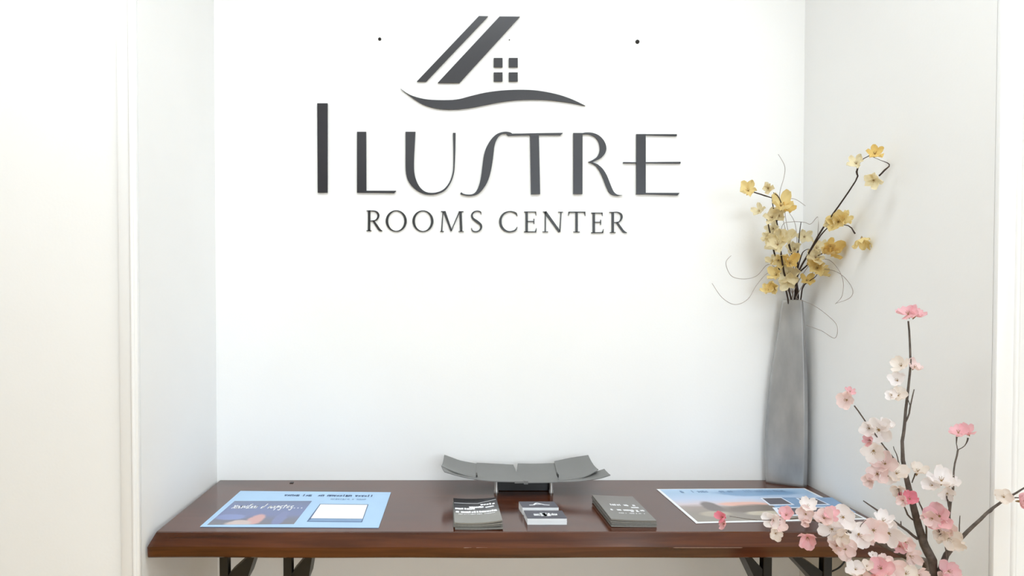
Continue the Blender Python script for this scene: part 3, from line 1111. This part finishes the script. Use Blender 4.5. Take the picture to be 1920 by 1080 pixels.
def section(s, lean):
    """rounded quadrilateral outline"""
    pts = []
    q = [cen + (v - cen) * s for v in sec]
    rad = (0.30, 0.07, 0.30, 0.35)
    for i in range(4):
        p0, p1, p2 = q[i - 1], q[i], q[(i + 1) % 4]
        e0, e1 = (p0 - p1), (p2 - p1)
        r0 = min(rad[i] * min(e0.length, e1.length), 0.02 * s)
        a, b = p1 + e0.normalized() * r0, p1 + e1.normalized() * r0
        for k in range(5):
            t = k / 4
            pts.append(a * (1 - t) ** 2 + p1 * 2 * t * (1 - t) + b * t * t)
        # slightly bulging sides
        nx = q[(i + 1) % 4]
        m1 = b
        r1 = min(rad[(i + 1) % 4] * min(e1.length, (q[(i + 2) % 4] - nx).length), 0.02 * s)
        m2 = nx - e1.normalized() * r1
        out = (p1 + nx) / 2 - cen
        for k in (1, 2, 3):
            t = k / 4
            pts.append(m1.lerp(m2, t) + out.normalized() * 0.0035 * s * 4 * t * (1 - t))
    return [p + Vector((lean, 0, 0)) for p in pts]


ztop = P(1480, 563, 1.90).z
zs = lambda py: P(1475, py, 1.90).z
keys = [(TT, 0.965, 0.0), (zs(880), 0.985, 0.0), (zs(850), 1.0, 0), (zs(818), 1.0, 0.0), (zs(770), 0.955, .0015), (zs(725), 0.895, 0.003), (zs(685), 0.81, 0.005), (zs(644), 0.70, 0.007),
        (zs(600), 0.585, 0.009), (ztop, 0.49, 0.0095)]
bm = bmesh.new()
rings = []
op, _ = crom([Vector(k) for k in keys], 0, 4)
for k in op:
    rings.append([bm.verts.new((p.x, p.y, k.x)) for p in section(k.y, k.z)])
# rim and inside
last = keys[-1]
for s, dz in ((0.455, 0.0015), (0.42, 0.0), (0.45, -0.03), (0.55, -0.12)):
    rings.append([bm.verts.new((p.x, p.y, last[0] + dz)) for p in section(s, last[2] if dz > -0.1 else 0.008)])
for a, b in zip(rings, rings[1:]):
    n = len(a)
    for k in range(n):
        bm.faces.new((a[k], a[(k + 1) % n], b[(k + 1) % n], b[k]))
bm.faces.new(rings[0])
bm.faces.new(rings[-1])
vase = obj('vase', bm, M_VASE, None, True)
tag(vase, 'tall tapering grey metal vase in the table\'s right corner', 'vase')
MOUTH = Vector((cen.x + 0.0095, cen.y, ztop))


# ------------------------------------------------------------------ blossoms
def petal_mesh(name, m, width, cup, notch, ruffle):
    """single rounded petal, base at origin, reaching along +x, cupped towards +z; unit length"""
    bm = bmesh.new()
    nu, nv = 5, 4
    g = []
    for i in range(nu + 1):
        t = i / nu
        wv = width * (math.sin(math.pi * min(1, (t * 0.86 + 0.06))) ** 0.7) * (0.5 + 0.5 * t)
        row = []
        for j in range(nv + 1):
            s = j / nv * 2 - 1
            x = t - (1 - math.cos(s * 1.1)) * 0.22 * t - (notch * (1 - abs(s)) if i == nu else 0)
            y = s * wv * 0.5
            z = cup * (t * t * 0.55 + (s * s) * 0.22 * t) + ruffle * math.sin(s * 4 + i) * t
            row.append(bm.verts.new((x, y, z)))
        g.append(row)
    for i in range(nu):
        for j in range(nv):
            bm.faces.new((g[i][j], g[i + 1][j], g[i + 1][j + 1], g[i][j + 1]))
    me = bpy.data.meshes.new(name)
    bm.to_mesh(me)
    bm.free()
    me.materials.append(m)
    for p in me.polygons:
        p.use_smooth = True
    return me


PET = {}
for k in ('white', 'cream', 'pale', 'pink', 'deep'):
    PET[k] = [petal_mesh('petal', M_PETAL[k], 1.12, 0.5, 0.07, 0.05), petal_mesh('petal', M_PETAL[k], 1.22, 0.25, 0.1, 0.08), petal_mesh('petal', M_PETAL[k], 1.05, 0.8, 0.05, 0.05)]
for k in ('yellow', 'straw', 'gold'):
    PET[k] = [petal_mesh('petal', M_PETAL[k], 0.9, 0.75, 0.0, 0.10), petal_mesh('petal', M_PETAL[k], 0.8, 0.45, 0.05, 0.14), petal_mesh('petal', M_PETAL[k], 1.0, 1.1, 0.0, 0.08)]


def core_mesh(m):
    """small calyx cup with a few stamens, unit size"""
    bm = bmesh.new()
    tube(bm, [(0, 0, -0.45), (0, 0, -0.2), (0, 0, 0.0), (0, 0, 0.06)], [0.04, 0.10, 0.11, 0.04], 6)
    for k in range(6):
        a = k * math.pi / 3
        tube(bm, [(0, 0, 0), (0.16 * math.cos(a), 0.16 * math.sin(a), 0.34)], [0.012, 0.016], 4)
    me = bpy.data.meshes.new('blossom')
    bm.to_mesh(me)
    bm.free()
    me.materials.append(m)
    return me


CORE = core_mesh(M_CALYX)


def blossom(parent, loc, size, kind, face, rnd, n=5, name='blossom'):
    """size: petal length in metres; face: direction the flower looks"""
    o = bpy.data.objects.new(name, CORE)
    C.objects.link(o)
    q = Vector(face).normalized().to_track_quat('Z', 'Y')
    rot = q.to_matrix().to_4x4() @ Matrix.Rotation(rnd.uniform(0, 6.28), 4, 'Z')
    o.parent = parent
    o.matrix_parent_inverse = Matrix.Identity(4)
    o.matrix_local = Matrix.Translation(Vector(loc) - parent.location) @ rot @ Matrix.Scale(size, 4)
    opening = rnd.uniform(0.05, 0.45)
    for k in range(n):
        p = bpy.data.objects.new('petal', rnd.choice(PET[kind]))
        C.objects.link(p)
        p.parent = o
        a = 2 * math.pi * k / n + rnd.uniform(-.16, .16)
        p.matrix_local = (Matrix.Rotation(a, 4, 'Z') @ Matrix.Rotation(-opening + rnd.uniform(-.2, .2), 4, 'Y') @ Matrix.Rotation(rnd.uniform(-.3, .3), 4, 'X')
                          @ Matrix.Scale(rnd.uniform(0.88, 1.12), 4))
    return o


def branch(name, label, cat, group, paths, mtl, blooms, base_pt, seed, tube_sides=7):
    """paths: list of (points, radii); blooms: (px, py, d, size px, kind, face)"""
    rnd = random.Random(seed)
    root = empty(name, base_pt, label, cat, group)
    for i, (pts, rad) in enumerate(paths):
        bm = bmesh.new()
        op, rr = crom(pts, rad, 3)
        op = [p + Vector((rnd.uniform(-1, 1), rnd.uniform(-1, 1), 0)) * 0.0006 * (0 < j < len(op) - 1) for j, p in enumerate(op)]
        tube(bm, op, rr, tube_sides)
        obj('stem' if i == 0 else 'twig', bm, mtl, root, True)
    for (px, py, d, sz, kind, face) in blooms:
        p = P(px, py, d)
        f = (CAM - p).normalized()
        f = f + Vector(face) + Vector((rnd.uniform(-.45, .45), rnd.uniform(-.2, .2), rnd.uniform(-.35, .45)))
        blossom(root, p, (1.38 if kind in ('yellow', 'straw', 'gold') else 1.26) * sz * d / F, kind, f, rnd)
    return root


# ---- dried yellow flowers in the grey vase
def yp(lst):
    return [P(px, py, d) for px, py, d in lst]


IN = P(1481, 640, 1.90)
GY = 'dried yellow flower stems in the grey vase'
R0 = 0.0022
up = (0, 0, 0.5)


def neck(px, d=1.895):
    o = (px - 1483) * 1.9 / F
    return [MOUTH + Vector((o * 0.3, 0, -0.10)), MOUTH + Vector((o * 0.8, 0.1 * o, 0.003))]


branch('flower_stem', 'tallest dried yellow flower stem leaning right out of the grey vase', 'flower', GY,
       [(neck(1491) + yp([(1495, 517, 1.85), (1512, 482, 1.81), (1544, 426, 1.73), (1558, 407, 1.70), (1604, 340, 1.60), (1606, 322, 1.59), (1615, 301, 1.575), (1630, 292, 1.565)]),
         [R0, R0, .0024, .0024, .0022, .002, .0016, .0022, .0009, .001]),
        (yp([(1630, 292, 1.565), (1650, 300, 1.55), (1668, 308.5, 1.53), (1659, 319, 1.53), (1648, 330, 1.535)]), [.0005, .0005, .0012, .002, .0018]),
        (yp([(1512, 482, 1.81), (1540, 440, 1.745), (1560, 422, 1.72), (1590, 423, 1.68), (1603, 438, 1.66)]), [.0015, .0017, .001, .0012, .002])],
       M_BARKY,
       [(1606, 307, 1.58, 13, 'straw', up), (1640, 289, 1.56, 14, 'gold', up), (1638, 338, 1.54, 14, 'straw', (-.5, 0, -.6)), (1572, 416, 1.70, 17, 'yellow', up),
        (1584, 413, 1.69, 11, 'yellow', (.5, 0, .3)), (1560, 420, 1.71, 11, 'straw', (-.4, 0, 0)), (1616, 449, 1.645, 16, 'yellow', (.5, 0, -.4))], MOUTH, 21)
branch('flower_stem', 'leftmost dried yellow flower stem in the grey vase', 'flower', GY,
       [(neck(1468) + yp([(1465, 520, 1.87), (1452, 476, 1.86), (1443, 434, 1.85), (1436, 403, 1.845)]), [R0, R0, .0024, .0022, .0018, .001])], M_BARKY,
       [(1424, 396, 1.84, 10, 'straw', (-.5, 0, .3)), (1450, 429, 1.85, 13, 'straw', up), (1438, 446, 1.85, 9, 'straw', (-.5, 0, 0)), (1452, 460, 1.85, 15, 'straw', (-.3, 0, .2)),
        (1459, 488, 1.86, 14, 'yellow', (0, 0, 0)), (1448, 490, 1.86, 10, 'straw', (-.5, 0, 0)), (1456, 516, 1.86, 13, 'yellow', (-.4, 0, .1)), (1452, 542, 1.865, 14, 'yellow', (-.5, 0, .4)),
        (1440, 545, 1.865, 10, 'yellow', (-.5, 0, .4))], MOUTH, 22)
branch('flower_stem', 'upright dried yellow flower stem with side twig bearing leftmost blossom', 'flower', GY,
       [(neck(1476) + yp([(1470, 510, 1.86), (1464, 472, 1.845), (1457, 421, 1.835), (1450, 390, 1.83), (1447, 368, 1.83)]), [R0, R0, .0026, .0022, .0018, .0014, .001]),
        (yp([(1457, 415, 1.835), (1466, 392, 1.825), (1461, 371, 1.82), (1450, 361, 1.82)]), [.001, .001, .0012, .001]),
        (yp([(1450, 372, 1.83), (1435, 367, 1.825), (1413, 360, 1.82)]), [.0008, .0018, .0016])], M_BARKY,
       [(1403, 358, 1.815, 15, 'yellow', (-.3, 0, .3)), (1440, 353, 1.82, 12, 'straw', (0, 0, .4)), (1464, 386, 1.82, 17, 'yellow', (.3, 0, .3)), (1475, 392, 1.82, 11, 'gold', (.5, 0, .2)),
        (1448, 408, 1.83, 13, 'straw', (-.2, 0, 0)), (1461, 405, 1.83, 13, 'straw', up), (1458, 459, 1.835, 19, 'straw', (0, 0, .3)), (1475, 449, 1.84, 15, 'straw', (.3, 0, .2)),
        (1480, 494, 1.85, 14, 'gold', (.2, 0, .1))], MOUTH, 23)
branch('flower_stem', 'thin upright dried stem with pale blossoms in the middle of the grey vase', 'flower', GY,
       [(neck(1486) + yp([(1494, 510, 1.88), (1497, 462, 1.875), (1502, 416, 1.87)]), [R0, R0, .0026, .0016, .0009]),
        (yp([(1494, 505, 1.88), (1486, 480, 1.87), (1479, 458, 1.865), (1478, 448, 1.865)]), [.0014, .0018, .0026, .001])], M_BARKY,
       [(1490, 468, 1.87, 14, 'straw', (-.2, 0, .3)), (1508, 444, 1.88, 13, 'straw', (.2, 0, .4)), (1482, 512, 1.865, 18, 'straw', (0, 0, 0)), (1479, 528, 1.865, 14, 'straw', (0, 0, 0))], MOUTH, 24)
branch('flower_stem', 'short dried stem with golden blossoms on the right of the grey vase', 'flower', GY,
       [(neck(1495) + yp([(1494, 520, 1.87), (1510, 500, 1.84), (1532, 481, 1.80), (1552, 470, 1.77)]), [R0, R0, .0024, .002, .0018, .001]),
        (yp([(1494, 520, 1.87), (1502, 480, 1.85), (1512, 468, 1.84), (1525, 468, 1.82)]), [.0014, .0016, .0009, .0009])], M_BARKY,
       [(1556, 465, 1.76, 16, 'gold', (.4, 0, .2)), (1549, 473, 1.765, 13, 'yellow', up), (1530, 466, 1.80, 13, 'straw', up), (1529, 483, 1.80, 13, 'straw', (0, 0, 0)), (1560, 474, 1.755, 11, 'gold', (.5, 0, 0))],
       MOUTH, 25)
branch('flower_stem', 'lowest dried stem with small blossoms drooping right over the grey vase rim', 'flower', GY,
       [(neck(1500) + yp([(1506, 537, 1.87), (1516, 528, 1.85), (1530, 518, 1.83), (1535, 508, 1.82)]), [R0, .0018, .002, .0012, .001, .0008])], M_BARKY,
       [(1533, 503, 1.81, 16, 'yellow', (.2, 0, .2)), (1527, 494, 1.815, 11, 'yellow', up), (1512, 526, 1.85, 11, 'gold', (0, 0, 0)), (1541, 512, 1.81, 10, 'yellow', (.4, 0, 0))], MOUTH, 26)

GT = 'curly twigs in the grey vase'
tend = [
    ('curly grey twig rising highest left of the tall flower stem', [(1474, 560, 1.89), (1480, 470, 1.88), (1464, 392, 1.86), (1462, 362, 1.855), (1470, 332, 1.85), (1471, 311, 1.85), (1459, 289, 1.85)]),
    ('short curly twig arching right above the upright yellow stems', [(1478, 560, 1.89), (1484, 470, 1.885), (1472, 400, 1.87), (1478, 375, 1.86), (1492, 374, 1.86), (1510, 386, 1.86)]),
    ('zigzag twig with a sharp bend behind the yellow flowers', [(1482, 560, 1.90), (1466, 480, 1.90), (1466, 425, 1.90), (1485, 416, 1.90), (1508, 417, 1.895), (1520, 420, 1.885), (1534, 407, 1.87), (1533, 441, 1.865)]),
    ('thin twig curving between the upright yellow stems', [(1486, 560, 1.90), (1494, 470, 1.89), (1491, 421, 1.885), (1479, 398, 1.88)]),
    ('upper curly twig looping out to the left of the vase', [(1472, 562, 1.89), (1460, 510, 1.885), (1440, 496, 1.88), (1419, 517, 1.87), (1395, 523, 1.86), (1371, 517, 1.855), (1361, 493, 1.85), (1371, 479, 1.85)]),
    ('lower curly twig sweeping furthest left of the vase', [(1474, 563, 1.89), (1462, 525, 1.88), (1442, 511, 1.87), (1419, 534, 1.86), (1402, 561, 1.85), (1378, 571, 1.845), (1354, 558, 1.84), (1335, 531, 1.84)]),
    ('inner curly twig hooking down to the right of the vase', [(1490, 563, 1.89), (1515, 500, 1.85), (1546, 486, 1.80), (1565, 496, 1.76), (1580, 523, 1.72), (1579, 554, 1.70), (1566, 570, 1.70)]),
    ('outer curly twig looping widest to the right of the vase', [(1492, 563, 1.89), (1525, 510, 1.84), (1556, 506, 1.79), (1580, 517, 1.73), (1598, 541, 1.68), (1594, 558, 1.68), (1567, 569, 1.69)]),
    ('low curly twig bending down beside the vase neck', [(1494, 575, 1.895), (1498, 562, 1.88), (1526, 573, 1.83), (1556, 595, 1.77), (1570, 613, 1.74), (1565, 634, 1.74), (1540, 620, 1.77), (1512, 610, 1.84)]),
]
for lab, pts in tend:
    bm = bmesh.new()
    op, rr = crom([MOUTH + Vector((0, 0, -0.09)), MOUTH + Vector((random.uniform(-.008, .008), random.uniform(-.004, .004), 0.002))] + [P(*q) for q in pts[1:]], [0.0011] * 2 + [0.0008] * (len(pts) - 2) + [0.0006], 6)
    tube(bm, op, rr, 5)
    tag(obj('curly_twig', bm, M_TENDRIL, None, True), lab, 'twig', GT)

# ------------------------------------------------------------------ pink blossom branches in the foreground
BV = Vector((0.80, -0.745, 0))
bm = bmesh.new()
prof_ = [(0.075, 0), (0.085, 0.01), (0.10, 0.15), (0.10, 0.32), (0.075, 0.48), (0.05, 0.56), (0.052, 0.60), (0.046, 0.60), (0.044, 0.56), (0.068, 0.47), (0.09, 0.30)]
rg = [[bm.verts.new((BV.x + r * math.cos(a), BV.y + r * math.sin(a), z)) for a in [2 * math.pi * k / 32 for k in range(32)]] for r, z in prof_]
for a, b in zip(rg, rg[1:]):
    for k in range(32):
        bm.faces.new((a[k], a[(k + 1) % 32], b[(k + 1) % 32], b[k]))
bm.faces.new(rg[0])
bm.faces.new(rg[-1])
fv = obj('floor_vase', bm, mat('dark grey ceramic', (0.08, 0.08, 0.08), 0.3), None, True)
tag(fv, 'dark floor vase below the frame holding the pink blossom branches', 'vase')

GP = 'pink blossom branches in front of the table'
ROOT = [Vector((BV.x, BV.y, 0.34)), Vector((BV.x + 0.005, BV.y, 0.60))]
d0 = 1.215


def pp(lst):
    return [P(*q) for q in lst]


dn = (0, 0, -1.2)
uu = (0, 0.2, 1.5)
branch('blossom_branch', 'tallest pink blossom branch rising straight past the table\'s right end', 'branch', GP,
       [(ROOT + pp([(1748, 1082, 1.215), (1733, 1022, 1.22), (1718, 969, 1.225), (1701, 902, 1.235), (1692, 844, 1.24), (1696, 793, 1.245), (1704, 719, 1.25), (1707, 671, 1.255), (1703, 602, 1.26)]),
         [.009, .009, .0085, .0075, .0062, .0046, .003, .0026, .0021, .0019, .0015]),
        (pp([(1696, 796, 1.245), (1704, 775, 1.24), (1714, 730, 1.235)]), [.0018, .0014, .0009]),
        (pp([(1704, 775, 1.24), (1706, 760, 1.24), (1702, 748, 1.24)]), [.0008, .0008, .0008]),
        (pp([(1700, 897, 1.235), (1687, 875, 1.23), (1668, 850, 1.225), (1653, 830, 1.22), (1627, 796, 1.21), (1602, 761, 1.20)]), [.0022, .002, .0014, .0012, .0012, .0012]),
        (pp([(1687, 875, 1.23), (1683, 858, 1.228), (1675, 837, 1.225)]), [.0012, .0009, .0006]),
        (pp([(1710, 905, 1.235), (1716, 888, 1.225)]), [.0008, .0013]),
        (pp([(1720, 1010, 1.222), (1689, 986, 1.20), (1653, 962, 1.18), (1619, 939, 1.17)]), [.0026, .0022, .0018, .0009]),
        (pp([(1690, 986, 1.20), (1689, 977, 1.20)]), [.0012, .0008]),
        (pp([(1737, 1012, 1.22), (1737, 985, 1.215), (1731, 960, 1.21), (1723, 940, 1.205)]), [.0016, .0014, .0012, .0012]),
        (pp([(1712, 975, 1.225), (1702, 965, 1.22), (1690, 935, 1.215), (1684, 915, 1.21)]), [.0012, .0016, .0009, .0008])],
       M_BARKP,
       [(1703, 590, 1.26, 17, 'pink', uu), (1716, 592, 1.26, 15, 'pink', (.8, 0, .6)), (1690, 686, 1.255, 15, 'cream', (-.4, 0, .9)), (1714, 689, 1.25, 13, 'pale', (.5, 0, .9)), (1683, 714, 1.25, 15, 'white', (-.5, 0, 1)),
        (1684, 742, 1.245, 15, 'cream', (-.3, 0, .9)), (1672, 741, 1.245, 11, 'white', (-.8, 0, .5)), (1588, 750, 1.20, 16, 'pale', (-.7, 0, -.2)), (1594, 735, 1.20, 9, 'pink', (-.2, 0, 1)),
        (1648, 806, 1.215, 23, 'white', (-.1, 0, .2)), (1660, 798, 1.215, 13, 'white', (.3, 0, .4)), (1630, 803, 1.21, 15, 'white', (-.4, 0, .3)), (1632, 826, 1.21, 11, 'pink', (-.8, 0, -.2)), (1638, 845, 1.215, 20, 'white', (-.4, 0, -.4)),
        (1660, 870, 1.225, 20, 'pale', (-.2, 0, .5)), (1645, 889, 1.225, 19, 'pale', (-.4, 0, .1)), (1630, 900, 1.225, 13, 'pale', (-.6, 0, -.2)), (1681, 888, 1.22, 18, 'cream', (.1, 0, .2)), (1664, 893, 1.22, 13, 'white', (0, 0, -.2)),
        (1720, 885, 1.22, 16, 'cream', (.4, 0, .8)), (1686, 916, 1.22, 15, 'cream', (-.2, 0, -.8)), (1706, 936, 1.205, 15, 'deep', (0, 0, .7)), (1694, 938, 1.205, 10, 'pale', (-.6, 0, 0))], ROOT[1], 31)
branch('blossom_branch', 'upright pink blossom branch forking right, reaching the frame edge', 'branch', GP,
       [(ROOT + pp([(1759, 1082, 1.21), (1781, 1032, 1.20), (1802, 1008, 1.195), (1838, 974, 1.185), (1872, 945, 1.18), (1920, 915, 1.17), (1945, 900, 1.165)]), [.006, .006, .0055, .0045, .0034, .0028, .0022, .0014, .001]),
        (pp([(1781, 1032, 1.20), (1782, 995, 1.195), (1781, 955, 1.19), (1787, 916, 1.19), (1788, 883, 1.19), (1796, 844, 1.19)]), [.0026, .0018, .0022, .002, .0013, .0015]),
        (pp([(1796, 844, 1.19), (1793, 832, 1.19), (1794, 819, 1.19)]), [.0008, .0007, .0015]),
        (pp([(1796, 844, 1.19), (1808, 836, 1.187), (1815, 821, 1.187)]), [.0008, .0007, .0015]),
        (pp([(1780, 957, 1.19), (1778, 942, 1.188), (1775, 930, 1.187)]), [.0012, .0016, .001]),
        (pp([(1774, 1045, 1.20), (1772, 1025, 1.195), (1766, 1005, 1.19), (1757, 990, 1.19)]), [.001, .001, .0008, .001]),
        (pp([(1798, 1000, 1.195), (1799, 985, 1.193), (1800, 967, 1.19)]), [.0008, .0009, .0006]),
        (pp([(1850, 964, 1.183), (1860, 958, 1.181), (1870, 946, 1.18)]), [.001, .0012, .001]),
        (pp([(1890, 936, 1.178), (1905, 933, 1.175), (1922, 935, 1.17)]), [.0012, .001, .0008])],
       M_BARKP,
       [(1797, 812, 1.19, 15, 'pink', uu), (1815, 812, 1.187, 14, 'pink', uu), (1765, 902, 1.187, 22, 'white', (-.2, 0, .5)), (1748, 910, 1.187, 15, 'white', (-.6, 0, .2)), (1784, 908, 1.187, 14, 'white', (.4, 0, .1)), (1776, 925, 1.187, 13, 'white', (.1, 0, -.4)),
        (1762, 968, 1.187, 23, 'pink', (-.1, 0, .4)), (1748, 972, 1.187, 15, 'pale', (-.5, 0, 0)), (1770, 985, 1.187, 16, 'pale', (.2, 0, -.2)), (1778, 1008, 1.19, 20, 'cream', (0, 0, -.3)), (1764, 1004, 1.19, 13, 'cream', (-.5, 0, 0)),
        (1793, 1018, 1.19, 13, 'cream', (.4, 0, -.3)), (1882, 932, 1.175, 15, 'cream', (-.2, 0, .5)), (1914, 940, 1.165, 18, 'pink', (.4, 0, -.2)), (1778, 1072, 1.19, 19, 'pink', (.2, 0, .2)), (1768, 1082, 1.19, 14, 'pale', (0, 0, 0))],
       ROOT[1], 32)
branch('blossom_branch', 'low pink blossom branch spreading left across the table\'s front', 'branch', GP,
       [(ROOT + pp([(1738, 1076, 1.20), (1700, 1045, 1.17), (1640, 1015, 1.15), (1600, 1000, 1.14), (1560, 985, 1.13), (1510, 972, 1.12), (1470, 974, 1.11), (1420, 975, 1.105), (1368, 968, 1.10)]),
         [.006, .006, .0052, .0045, .0036, .003, .0022, .0014, .0008, .0005, .0004]),
        (pp([(1640, 1015, 1.15), (1620, 1008, 1.145), (1580, 1020, 1.14)]), [.0016, .0012, .001]),
        (pp([(1570, 990, 1.132), (1550, 1006, 1.125), (1528, 1008, 1.12)]), [.0008, .0005, .0005]),
        (pp([(1700, 1045, 1.17), (1690, 1010, 1.165), (1672, 990, 1.16)]), [.0016, .0014, .001]),
        (pp([(1612, 1000, 1.14), (1614, 985, 1.135), (1624, 975, 1.13)]), [.0006, .0005, .0005])],
       M_BARKP,
       [(1356, 970, 1.10, 12, 'deep', (-.9, 0, .4)), (1358, 982, 1.10, 10, 'pink', (-.9, 0, -.4)), (1450, 976, 1.105, 16, 'white', (-.3, 0, .2)), (1458, 984, 1.105, 15, 'pale', (.2, 0, 0)), (1454, 1000, 1.105, 12, 'cream', (0, 0, -.4)),
        (1474, 966, 1.108, 14, 'pink', (.2, 0, .5)), (1511, 964, 1.115, 15, 'pale', (-.2, 0, 0)), (1514, 950, 1.115, 14, 'white', (0, 0, .6)), (1509, 978, 1.115, 9, 'pale', (0, 0, -.5)), (1514, 1007, 1.12, 18, 'pink', (-.3, 0, -.5)),
        (1545, 972, 1.12, 19, 'pale', (-.1, 0, .2)), (1557, 964, 1.12, 14, 'pink', (.1, 0, .5)), (1581, 970, 1.125, 21, 'white', (.1, 0, .3)), (1560, 992, 1.125, 19, 'white', (0, 0, -.1)), (1575, 1002, 1.125, 17, 'cream', (.2, 0, -.2)),
        (1569, 1024, 1.13, 15, 'pale', (-.4, 0, 0)), (1585, 1030, 1.13, 18, 'pale', (.2, 0, -.3)), (1610, 1002, 1.135, 22, 'white', (-.2, 0, .1)), (1620, 1008, 1.135, 13, 'pale', (0, 0, -.4)), (1638, 994, 1.14, 22, 'pale', (0, 0, .2)),
        (1655, 978, 1.145, 18, 'white', (.1, 0, .5)), (1667, 1000, 1.145, 23, 'white', (.2, 0, 0)), (1697, 1016, 1.155, 15, 'pale', (.3, 0, -.2)), (1687, 1024, 1.155, 13, 'pink', (.2, 0, -.6)), (1706, 1042, 1.16, 17, 'pale', (.2, 0, 0))],
       ROOT[1], 33)
branch('blossom_branch', 'lowest pink blossom spray at the bottom edge below the table top', 'branch', GP,
       [(ROOT + pp([(1728, 1092, 1.18), (1700, 1076, 1.15), (1660, 1068, 1.13), (1610, 1068, 1.12)]), [.005, .005, .004, .0026, .0018, .001]),
        (pp([(1725, 1080, 1.18), (1705, 1062, 1.16), (1690, 1056, 1.15)]), [.0016, .0012, .0008])],
       M_BARKP,
       [(1604, 1068, 1.115, 16, 'white', (-.3, 0, .2)), (1616, 1078, 1.115, 13, 'pale', (0, 0, -.3)), (1625, 1062, 1.118, 11, 'cream', (0, 0, .3)), (1652, 1066, 1.12, 21, 'pink', (-.1, 0, .3)), (1672, 1066, 1.125, 19, 'pale', (.2, 0, .2)),
        (1658, 1050, 1.125, 11, 'pale', (0, 0, .8)), (1636, 1041, 1.125, 7, 'white', (0, 0, .6)), (1698, 1076, 1.14, 18, 'cream', (.2, 0, .2)), (1640, 1082, 1.12, 14, 'pink', (0, 0, -.2)), (1722, 1078, 1.15, 14, 'pale', (.3, 0, .2))],
       ROOT[1], 34)
